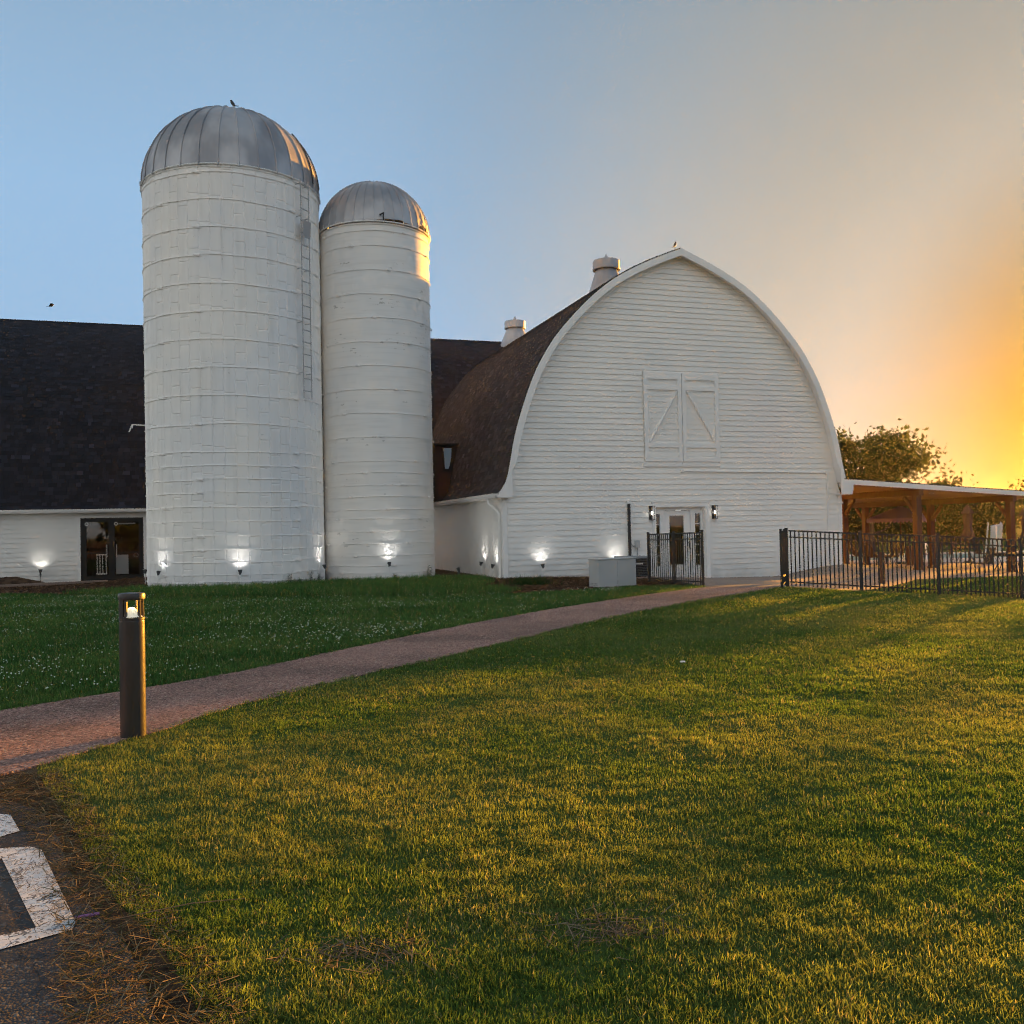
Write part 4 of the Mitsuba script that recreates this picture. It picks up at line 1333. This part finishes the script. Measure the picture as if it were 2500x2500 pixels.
closed_umbrella(20.5, 41.5, -.45, 2.62, 'closed brown patio umbrella standing against the orange sky')
closed_umbrella(20.6, 33.4, -.55, 2.55, 'closed brown umbrella added beyond the right edge for its shadow, nearer of two', .95)  # out of view, added for the shadow streak it throws across the lawn
closed_umbrella(22.5, 33.2, -.58, 2.55, 'closed brown umbrella added beyond the right edge for its shadow, farther of two', .95)  # second unseen umbrella, likewise added for its shadow
closed_umbrella(18.75, 33.6, -.55, 2.55, 'closed brown umbrella next to the thick front post on the right', .95)


def patio_table(x, y, z, R, h, label, frame='black_metal'):
    t = thing('patio_table', label, 'table')
    c = np.array([x, y, z])
    MB().lathe([(.001, h - .03), (R - .02, h - .03), (R, h - .02), (R, h), (.001, h)], c, 32).put('top', 'canvas_brown', t, smooth=30)
    MB().lathe([(R - .10, h - .10), (R - .08, h - .10), (R - .08, h - .031), (R - .10, h - .031)], c, 28).put('apron', frame, t)
    for k in range(4):
        q = k * math.pi / 2 + .5
        d = np.array([math.cos(q), math.sin(q), 0])
        MB().tube([c + d * (R - .16) + [0, 0, h - .05], c + d * (R - .35) + [0, 0, h * .5], c + d * (R - .12) + [0, 0, 0]], .018, 6).put('leg', frame, t)


patio_table(17.7, 33.0, -.48, .72, .76, 'dark round patio table near the right post of the pavilion')
patio_table(20.3, 41.4, -.45, .6, .72, 'small dark round table under the closed umbrella in the middle')
patio_table(17.1, 40.5, -.38, .6, .72, 'dark round table under the open purple umbrella')


def patio_chair(x, y, z, rot, label, slats=6):
    t = thing('patio_chair', label, 'chair', 'dark patio chairs on the pool deck')
    M = np.eye(4)
    M[:2, :2] = [[math.cos(rot), -math.sin(rot)], [math.sin(rot), math.cos(rot)]]
    M[:3, 3] = (x, y, z)

    def pb(name, m, mat='black_metal'):
        v = m.tm
        v.apply_transform(M)
        put(name, v, mat, t)
    for sx_ in (-.27, .27):
        pb('frame_side', MB().tube([(sx_, .30, 0), (sx_, .22, .42), (sx_, .24, .62), (sx_, -.22, .64), (sx_, -.30, .0)], .016, 6).tube([(sx_, -.22, .40), (sx_, -.38, .98)], .016, 6))
    for k in range(slats):
        w = .54 / slats
        x0 = -.27 + k * w
        pb('back_slat', MB().bar((x0 + w / 2, -.225, .42), (x0 + w / 2, -.385, .98), w * .72, .012, side=(0, 1, 0)), 'canvas_brown')
    pb('seat', MB().bar((0, -.24, .41), (0, .24, .43), .54, .025, side=(0, 0, 1)), 'canvas_brown')


for (x, y, z, r, lab) in ((19.5, 41.6, -.45, 1.4, 'dark patio chair left of the small round table'), (21.1, 41.4, -.45, -1.5, 'dark patio chair right of the small round table'), (16.55, 32.6, -.48, .6, 'dark tubular chair pushed to the right patio table'),
                          (16.4, 39.5, -.38, 2.6, 'slatted dark chair in front of the purple umbrella, left'), (17.5, 39.3, -.38, 3.4, 'slatted dark chair in front of the purple umbrella, right'), (18.4, 40.6, -.4, 2.0, 'dark chair to the right of the purple umbrella')):
    patio_chair(x, y, z, r, lab)


def lounger(x, y, z, rot, label):
    t = thing('pool_lounger', label, 'lounger', 'reclining pool loungers beyond the barn corner')
    M = np.eye(4)
    M[:2, :2] = [[math.cos(rot), -math.sin(rot)], [math.sin(rot), math.cos(rot)]]
    M[:3, 3] = (x, y, z)

    def pb(name, m, mat):
        v = m.tm
        v.apply_transform(M)
        put(name, v, mat, t)
    pb('bed', MB().bar((-.1, 0, .34), (1.2, 0, .34), .62, .05, side=(0, 0, 1)), 'canvas_brown')
    pb('back', MB().bar((-.1, 0, .36), (-.62, 0, .92), .62, .05, side=(0, 0, 1)), 'canvas_brown')
    for (a, b) in ((1.1, .28), (1.1, -.28), (-.2, .28), (-.2, -.28)):
        pb('leg', MB().bar((a, b, 0), (a, b, .315), .04), 'black_metal')
    for b in (-.315, .315):
        pb('side_rail', MB().bar((-.2, b, .31), (1.2, b, .31), .03), 'black_metal')
    pb('arm', MB().tube([(-.35, .33, .62), (.2, .33, .6), (.2, .33, .33)], .018, 6).tube([(-.35, -.33, .62), (.2, -.33, .6), (.2, -.33, .33)], .018, 6), 'black_metal')


lounger(15.6, 41.5, -.36, .15, 'dark pool lounger nearest the barn corner')
lounger(15.5, 39.6, -.36, .5, 'dark pool lounger seen between barn corner and first patio post')
t = thing('trash_bin', 'square brown bin on the deck below the purple umbrella', 'bin')
MB().box((0, 0, 0), (.48, .48, .74))
b = rbox((.5, .5, .74), (17.0 - .25, 38.9, -.38))
put('body', b, 'brown_box', t)
put('lid', rbox((.54, .54, .06), (16.73, 38.88, .361)), 'brown_box', t)
t = thing('wooden_bollard', 'square brown post just inside the fence on the lawn edge', 'post')
z0 = float(gh(10.2, 25.6))
put('shaft', rbox((.15, .15, .95), (10.13, 25.5, z0 - .1), .012), 'cedar', t)
put('cap', rbox((.17, .17, .03), (10.12, 25.49, z0 + .851), .006), 'cedar', t)
t = thing('water_slide', 'pale blue water slide standing far behind the pool', 'slide')
MB().bar((29.3, 56.0, -.5), (29.0, 55.2, 1.15), .7, .08, side=(0, 1, 0)).put('chute', 'slide_blue', t)
for sx_ in (28.75, 29.5):
    MB().bar((sx_, 56.1, -.5), (sx_ - .3, 55.1, 1.28), .06, .16).put('side_wall', 'slide_blue', t)
    MB().tube([(sx_, 54.8, -.5), (sx_, 54.8, 1.1)], .03, 6).put('support', 'lamp_white', t)
# the pool: coping and water
pc_ = Polygon([(15.2, 45.5), (31, 45.5), (31, 53.5), (15.2, 53.5)])
pl = thing('swimming_pool', 'swimming pool with pale coping behind the pavilion', 'pool')
zp = -.44
for (x0, y0, x1, y1) in ((14.8, 45.1, 31.4, 45.5), (14.8, 53.5, 31.4, 53.9), (14.8, 45.5, 15.2, 53.5), (31.0, 45.5, 31.4, 53.5)):
    MB().box((x0, y0, zp - .3), (x1, y1, zp + .05)).put('coping', 'pool_coping', pl)
put('water', (np.array([[15.2, 45.5, zp + .0], [31, 45.5, zp], [31, 53.5, zp], [15.2, 53.5, zp]]), np.array([[0, 1, 2], [0, 2, 3]])), 'pool_surface', pl)
scene['pool_surface'] = princ((.20, .34, .36), .08, specular=.9)
t = thing('pool_handrail', 'bent white pool handrail beyond the second fence post', 'handrail')
for dx in (0, .5):
    MB().tube([(20.0 + dx, 44.6, zp), (20.0 + dx, 44.7, .38), (20.1 + dx, 44.9, .44), (20.6 + dx, 45.6, .05), (20.7 + dx, 45.8, zp)], .025, 8).put('rail', 'chrome', t, smooth=50)
t = thing('hanging_lantern', 'small dark metal lantern hanging under the pavilion beam', 'lantern')
c = W(19.9, 1.6, 2.15)
MB().tube([c, c - [0, 0, .06]], .01, 5).put('chain', 'black_metal', t)
m = MB()
for (dx, dy) in ((-.09, -.09), (.09, -.09), (-.09, .09), (.09, .09)):
    m.bar(c + [dx * .6, dy * .6, -.06], c + [dx, dy, -.36], .016)
m.bar(c + [-.1, 0, -.07], c + [.1, 0, -.07], .2, .02).bar(c + [-.1, 0, -.37], c + [.1, 0, -.37], .2, .02)
m.put('cage', 'black_metal', t)

# ------------------------------------------------------------------ trees
def tree(kind, label, x, y, h, rad, base, n, leaf, seed, group=None, col=(.045, .060, .018), z=None, squash=1., gaps=.5):
    r = np.random.default_rng(seed)
    z = float(gh(x, y)) if z is None else z
    t = thing(kind, label, 'tree', group)
    c = np.array([x, y, z])
    m = MB()
    tr = max(.05, h * .022)
    top = h * .72
    bend = np.array([r.normal() * .03 * h, r.normal() * .03 * h, 0])
    trunk = [c - [0, 0, .2], c + [0, 0, base * .6] + bend * .3, c + [0, 0, top * .7] + bend, c + [0, 0, top] + bend * 1.2]
    m.tube(trunk, [tr * 1.4, tr, tr * .6, tr * .15], 8)
    nl = 9
    ends = []
    for k in range(nl):
        a = 2 * math.pi * k / nl + r.normal() * .3
        z0 = base * .7 + (top - base * .7) * r.random() * .7
        s = c + [0, 0, z0] + bend * (z0 / top)
        e = c + [math.cos(a) * rad * (.55 + .3 * r.random()), math.sin(a) * rad * (.55 + .3 * r.random()), min(z0 + h * (.12 + .3 * r.random()), h * .9)]
        m.tube([s, .5 * (s + e) + [0, 0, -.04 * h], e], [tr * .45, tr * .28, tr * .08], 5)
        ends.append(e)
    m.put('trunk', 'bark', t, smooth=50)
    # clumps of leaves through the crown's volume
    nc = 46
    cl = []
    while len(cl) < nc:
        p = r.normal(size=3)
        p /= np.linalg.norm(p)
        q = r.random() ** (1 / 2.2)
        f = .8 + .45 * meshkit.noise((p * 1.7 + seed)[None], seed)[0]
        zc = base + (h - base) * (.5 + .5 * p[2] * q)
        wid = rad * f * (1.0 if p[2] * q > -.2 else .9)
        cl.append([x + p[0] * q * wid, y + p[1] * q * wid * squash, z + zc * .97])
    cl = np.array(cl)
    per = r.dirichlet(np.ones(nc) * 2.5)
    idx = r.choice(nc, n, p=per)
    sig = rad * (.10 + .13 * r.random(nc))[idx, None]
    P = cl[idx] + r.normal(size=(n, 3)) * sig * np.array([1, 1, .62])
    a, b = r.normal(size=(n, 3)), r.normal(size=(n, 3))
    a /= np.linalg.norm(a, axis=1, keepdims=True)
    b -= (a * b).sum(1, keepdims=True) * a
    b /= np.linalg.norm(b, axis=1, keepdims=True)
    s = (leaf * (.6 + .8 * r.random(n)))[:, None]
    v = np.stack([P - a * s, P - b * s * .55, P + a * s, P + b * s * .55], 1).reshape(-1, 3)
    k = np.arange(n)[:, None] * 4
    f = np.vstack([k + [0, 1, 2], k + [0, 2, 3]])
    cc = np.array(col) * (.6 + .8 * r.random((n, 1))) * (1 + .25 * r.normal(size=(n, 3)) * [.5, .2, .3])
    put('crown', (v, f), 'leaf', t, color=np.repeat(np.clip(cc, .005, 1), 4, 0))


tree('broadleaf_tree', 'big broad tree rising above the pavilion roof against the orange sky', 24.2, 62, 8.9, 4.0, 1.6, 11500, .15, 11)
TREES = [  # x, y, height, radius, leaves
    (31.0, 84.0, 4.6, 3.4, 7000, 'rounded dark tree left of the purple umbrella in the tree line'),
    (26.3, 70.0, 3.6, 2.6, 5000, 'low bushy tree right beside the barn corner in the distance'),
    (33.5, 78.0, 5.2, 3.2, 7000, 'dense tree behind the open purple umbrella'),
    (36.2, 77.0, 5.6, 3.0, 8000, 'taller tree between the two back posts of the pavilion'),
    (40.5, 82.0, 4.4, 3.0, 6000, 'tree whose top ends left of the closed umbrella'),
    (49.5, 98.0, 4.6, 3.6, 6000, 'rounded hazy tree right of the closed umbrella'),
    (53.5, 103.0, 4.2, 3.4, 5000, 'low far tree that slopes down to the blue slide'),
    (55.0, 95.0, 6.6, 3.4, 6000, 'tree at the right edge behind the thick front post'),
    (45.0, 92.0, 4.0, 3.2, 5000, 'low tree behind the closed umbrella in the tree line')]
for k, (x, y, h, rd, n, lab) in enumerate(TREES):
    tree('distant_tree', lab, x, y, h, rd, .2, n, .17, 40 + k, 'trees of the far tree line', squash=.8)


for k, (w, D, h, rd, lab) in enumerate(((-7.7, 88, 10, .42, 'first slim tree added for lawn shade'), (-6.2, 84, 10, .42, 'second slim tree added for lawn shade'), (-4.85, 90, 10, .50, 'third slim tree added for lawn shade'), (-4.1, 84, 10, .34, 'fourth slim tree added for lawn shade'),
                                        (-3.45, 88, 10, .30, 'fifth slim tree added for lawn shade'), (-1.8, 86, 10, .40, 'sixth slim tree added for lawn shade'), (8.5, 86, 10, 1.8, 'first broad tree added for lawn shade'), (14, 84, 10, 2.4, 'second broad tree added for lawn shade'))):  # unseen trees, added so their shadows band the lawn
    tree('unseen_tree', lab + ' beyond the right edge of the view', D * math.sin(_az) + w * math.cos(_az), D * math.cos(_az) - w * math.sin(_az), h, rd, .6, 2400, .13 if rd < 1 else .25, 80 + k, 'unseen trees added at the right to shade the lawn')
for k, (x, y, h, rd, lab) in enumerate(((-30, -42, 9, 8, 'leftmost tree'), (-12, -48, 10, 9, 'second tree from the left'), (8, -46, 9.5, 9, 'third tree from the left'), (28, -44, 10, 9, 'rightmost tree'))):
    tree('unseen_tree', lab + ' of the row behind the viewer', x, y, h, rd, .3, 2600, .75, 120 + k, 'trees behind the viewer')


# ------------------------------------------------------------------ birds
def bird(p, s, rot, label, flying=False):
    t = thing('bird', label, 'bird')
    M = np.eye(4)
    M[:2, :2] = [[math.cos(rot), -math.sin(rot)], [math.sin(rot), math.cos(rot)]]
    M[:3, 3] = p
    m = MB()
    up_ = 0 if flying else .09
    m.tube([(-.16, 0, .04 + up_ * .3), (-.08, 0, .07 + up_ * .5), (0, 0, .10 + up_), (.06, 0, .14 + up_ * 1.3), (.09, 0, .19 + up_ * 1.4), (.12, 0, .205 + up_ * 1.4), (.16, 0, .20 + up_ * 1.4)], [.012, .03, .052, .045, .032, .026, .004], 10)
    m.bar((-.30, 0, .02), (-.12, 0, .05 + up_ * .4), .05, .012)
    if flying:
        for sg in (-1, 1):
            v = np.array([(.07, sg * .03, .12), (-.08, sg * .03, .11), (.05, sg * .24, .20), (-.10, sg * .22, .19), (-.06, sg * .46, .14), (.07, sg * .03, .13), (-.08, sg * .03, .12), (.05, sg * .24, .21), (-.10, sg * .22, .20), (-.06, sg * .46, .147)])
            m.add(v, np.array([[0, 1, 3], [0, 3, 2], [2, 3, 4], [5, 8, 6], [5, 7, 8], [7, 9, 8]]))
    else:
        for sg in (-.018, .018):
            m.tube([(.0, sg, 0), (.0, sg, .14)], .005, 5)
    v = m.tm
    v.vertices *= s
    v.apply_transform(M)
    put('body', v, 'feathers', t, smooth=50)


bird((LS[0] + .15, LS[1] - .3, 15.03), 1.0, 2.4, 'small black bird perched on top of the larger silo dome')
bird(W(UC - .20, -.30, 10.52), .8, 1.0, 'small dark bird perched left of the gable peak')
bird((-27.2, 54.7, 15.3), 1.0, .6, 'small bird flying above the dark roof at the left', True)

# ------------------------------------------------------------------ weeds, flowers, mulch, straw
def leafy(name, label, cat, x, y, h, n, seed, group=None, spread=.5, col=(.035, .075, .02)):
    r = np.random.default_rng(seed)
    t = thing(name, label, cat, group)
    z = float(gh(x, y)) - .02
    m = MB()
    V, F, C, k = [], [], [], 0
    for q in range(n):
        a = r.random() * 2 * math.pi
        l = h * (.6 + .5 * r.random())
        e = np.array([x + math.cos(a) * spread * l * r.random(), y + math.sin(a) * spread * l * r.random(), z + l])
        s = np.array([x + r.normal() * .03, y + r.normal() * .03, z])
        mid = .5 * (s + e) + [0, 0, .08 * l]
        m.tube([s, mid, e], [.006, .005, .002], 5)
        for w in np.linspace(.25, 1, 6):
            p = s + (e - s) * w
            b = r.random() * 2 * math.pi
            d = np.array([math.cos(b), math.sin(b), .35])
            sd = np.array([-math.sin(b), math.cos(b), 0]) * .022
            ln = .09 * (1.2 - .5 * w)
            V += [p, p + d * ln * .5 + sd, p + d * ln - [0, 0, .02], p + d * ln * .5 - sd]
            F += [[k, k + 1, k + 2], [k, k + 2, k + 3]]
            C += [np.array(col) * (.7 + .6 * r.random())] * 4
            k += 4
    m.put('stem', 'bark', t)
    put('leaves', (np.array(V), np.array(F)), 'leaf', t, color=np.array(C))


for k, (ang, h, cyl, lab) in enumerate(((31, .34, LS, 'small leafy weed at the foot of the larger silo, leftmost of four'), (38, .24, LS, 'tiny leafy weed right of the leftmost one at the larger silo'),
                                        (48, .46, LS, 'tallest leafy weed at the foot of the larger silo'), (57, .34, LS, 'leafy weed below the lamp on the right of the larger silo'),
                                        (14, .22, SS, 'dark leafy weed beside the lamp of the small silo'), (52, .42, SS, 'bright green weed at the right foot of the small silo'))):
    p = ring_pt(cyl, np.array([ang]), cyl[2] + .16, 0)[0]
    leafy('weed', lab, 'weed', p[0], p[1], h, 6, 200 + k)
tf = thing('grass_tuft', 'single tall tuft of green grass in the mulch before the gable', 'grass tuft')
n = 420
r2 = rng.normal(size=(n, 2)) * .17
v, f, c = blades(.45 + r2[:, 0] * 1.7, 24.6 + r2[:, 1], .34 * (.5 + .6 * rng.random(n)), np.full(n, .016), np.tile([.035, .075, .02], (n, 1)) * (.6 + .7 * rng.random((n, 1))), 1.0)
put('leaves', (v, f), 'grass_blade', tf, color=c)


def chips(n, xy, size, flatness, cols, lift=.0, long=3.):
    """loose bits lying on the ground: thin random slivers"""
    x, y = xy
    n = len(x)
    z = gh(x, y) + lift + .02 * rng.random(n)
    a = rng.random(n) * 2 * np.pi
    l = size * (.4 + 1.0 * rng.random(n))
    w = l / long
    d = np.stack([np.cos(a) * l, np.sin(a) * l, (rng.random(n) - .5) * l * flatness], 1) * .5
    e = np.stack([-np.sin(a) * w, np.cos(a) * w, (rng.random(n) - .5) * w * flatness], 1) * .5
    p = np.stack([x, y, z], 1)
    v = np.stack([p - d - e, p + d - e * .6, p + d * 1.05 + e, p - d * .9 + e * .8], 1).reshape(-1, 3)
    k = np.arange(n)[:, None] * 4
    f = np.vstack([k + [0, 1, 2], k + [0, 2, 3]])
    cols = np.array(cols)
    c = cols[rng.integers(0, len(cols), n)] * (.6 + .8 * rng.random((n, 1)))
    return (v, f), np.repeat(c, 4, 0)


def pts_in(poly, n):
    x0, y0, x1, y1 = poly.bounds
    x, y = x0 + (x1 - x0) * rng.random(n), y0 + (y1 - y0) * rng.random(n)
    k = shapely.contains_xy(poly, x, y)
    return x[k], y[k]


bedr = Polygon([(-.3, 21.7), (1.9, 22.4), (3.0, 23.3), (4.5, 23.2), (4.3, 25), tuple(W(4.9, -.05)[:2]), tuple(W(0, -.05)[:2]), tuple(W(-.6, .1)[:2]), (-1.1, 26)])
bedl = Polygon([(-19, 29), (-14.7, 26.4), (-11.5, 24.6), (-10.9, 26.5), (-11.6, 29.2), tuple(W(-11.2, 11.4)[:2]), tuple(W(-22, 11.4)[:2])])
ms, c = chips(0, tuple(np.hstack([a, b]) for a, b in zip(pts_in(bedr, 14000), pts_in(bedl, 16000))), .13, .5, [(.11, .058, .034), (.06, .034, .022), (.17, .105, .065), (.03, .022, .018)])
put('mulch', ms, 'dry_straw', label='brown bark mulch in the beds along the walls', cat='mulch', kind='stuff', color=c)
# heap of mulch by the long wall, and the kerb in front of it
cm = W(-15.6, 10.75)
n = 26
aa = np.linspace(0, 2 * np.pi, n, endpoint=False)
V, F = [], []
for k, (rr, hh_) in enumerate(((1.0, -.05), (.8, .10), (.5, .22), (.2, .29), (.01, .30))):
    for a in aa:
        q = cm + (math.cos(a) * 1.5 * rr) * G + (math.sin(a) * .6 * rr) * S
        V.append([q[0], q[1], -.17 + hh_ * (.85 + .3 * meshkit.noise(np.array([[a * 2, rr * 5, 1.]]), 3)[0])])
for k in range(4):
    for i_ in range(n):
        F.append([k * n + i_, k * n + (i_ + 1) % n, (k + 1) * n + (i_ + 1) % n, (k + 1) * n + i_])
put('mulch_heap', (np.array(V), np.array(F)), 'soil', label='low heap of brown mulch against the long wall under the lamp', cat='heap', smooth=True)
q0, q1 = W(-22, 9.6), W(-12.2, 10.6)
MB().bar(q0 + [0, 0, float(gh(*q0[:2]))], q1 + [0, 0, float(gh(*q1[:2])) + .0], .35, .10).put('concrete_edge', 'patio_concrete', label='low concrete edging before the mulch at the long wall', cat='edging')
# dry clippings between asphalt and lawn, litter of straw on the path
strip = Polygon([(-3.0, 5.9), (-2.35, 4.96), (-1.87, 4.2), (-1.55, 3.75), (-1.34, 3.52), (-1.13, 3.2), (-.92, 2.86), (-.78, 2.3), (-1.02, 2.2), (-1.3, 2.8), (-1.62, 3.45), (-1.95, 4.0), (-2.25, 4.5), (-2.8, 5.2), (-3.3, 5.5)])
x, y = pts_in(strip.buffer(.08), 30000)
ms, c = chips(0, (x, y), .085, .55, [(.15, .115, .065), (.10, .078, .045), (.06, .048, .028), (.21, .165, .10), (.045, .05, .02)], .010, 26.)
put('dry_clippings', ms, 'dry_straw', label='dead straw-coloured clippings along the asphalt edge', cat='clippings', kind='stuff', color=c)
x, y = pts_in(path_poly.intersection(sbox(-9, 3, 5, 20)), 60000)
keep = rng.random(len(x)) < np.clip(1.3 - (y - 5) / 10, .12, 1)
ms, c = chips(0, (x[keep], y[keep]), .035, .25, [(.20, .15, .10), (.30, .24, .17), (.09, .065, .05), (.04, .03, .025)], .016, 9.)
put('path_straw', ms, 'dry_straw', label='scattered straw bits on the near part of the path', cat='straw', kind='stuff', color=c)
x, y = pts_in(ASPH.difference(ASPH.buffer(-.28)).intersection(sbox(-3.2, 1.5, 0, 6)), 14000)
ms, c = chips(0, (x, y), .035, .2, [(.14, .10, .06), (.11, .065, .045), (.07, .055, .04)], .015, 14.)
put('asphalt_debris', ms, 'dry_straw', label='fine dry debris on the asphalt', cat='debris', kind='stuff', color=c)
for (x0, y0) in ((.34, 3.46), (-.57, 3.31)):
    n = 260
    x, y = x0 + rng.normal(size=n) * .13, y0 + rng.normal(size=n) * .075
    ms, c = chips(0, (x, y), .08, .6, [(.13, .10, .075), (.08, .06, .045), (.18, .14, .10)], .006, 22.)
    put('dead_patch', ms, 'dry_straw', label='dead grey-brown patch in the near lawn' if x0 > 0 else 'faint dead patch at the lower left of the near lawn', cat='dead grass', kind='stuff', color=c)
t = put('drinking_straw', MB().tube([(-1.735, 3.615, .026), (-1.655, 3.65, .026)], .006, 8).tm, 'straw_pink', label='purple plastic drinking straw beside the painted corner', cat='drinking straw')
MB().tube([(-1.55, 3.56, .04), (-1.3, 3.67, .05), (-1.1, 3.72, .045)], [.0018, .0022, .0012], 5).put('dry_stalk', 'cedar_board', label='long dry stalk lying between asphalt and lawn', cat='stalk')
# clover heads in the shaded lawn
x, y = in_view(26000, 6, 23.5)
keep = shapely.contains_xy(lawn_b.buffer(-.1), x, y)
x, y = x[keep], y[keep]
d_ = meshkit.fbm(np.stack([x, y, 0 * x], 1) * .5, 3, 31)
keep = rng.random(len(x)) < np.clip((d_ - .45) * 3, .02, 1)
x, y = x[keep], y[keep]
octa = np.array([[1, 0, 0], [0, 1, 0], [-1, 0, 0], [0, -1, 0], [0, 0, .9], [0, 0, -.9]]) * .0095
of = np.array([[0, 1, 4], [1, 2, 4], [2, 3, 4], [3, 0, 4], [1, 0, 5], [2, 1, 5], [3, 2, 5], [0, 3, 5]])
P = np.stack([x, y, gh(x, y) + .06 + .03 * rng.random(len(x))], 1)
sc_ = (.6 + .6 * rng.random(len(x)))[:, None, None]
put('clover_flowers', ((P[:, None] + octa[None] * sc_).reshape(-1, 3), (of[None] + 6 * np.arange(len(x))[:, None, None]).reshape(-1, 3)), 'flower_white', label='white clover heads dotted over the shaded lawn', cat='clover', kind='stuff')
MB().mesh(rbox((.06, .03, .02), (1.77, 9.92, float(gh(1.8, 9.94)) + .02), .008)).put('litter', 'lamp_white', label='crumpled white scrap lying in the lit lawn', cat='litter')

# ------------------------------------------------------------------ evening haze
scene['haze_air'] = {'type': 'homogeneous', 'albedo': rgb(.95, .95, .95), 'sigma_t': HAZE, 'phase': {'type': 'hg', 'g': .5}}
scene['clear_air'] = {'type': 'null'}
scene['haze'] = {'type': 'cube', 'to_world': T().translate([0, 0, 10.5]).scale([2700, 2700, 13.5]), 'bsdf': {'type': 'ref', 'id': 'clear_air'}, 'interior': {'type': 'ref', 'id': 'haze_air'}}
labels['haze'] = {'label': 'thin warm evening haze', 'category': 'haze', 'kind': 'stuff'}
scene['camera']['medium'] = {'type': 'ref', 'id': 'haze_air'}
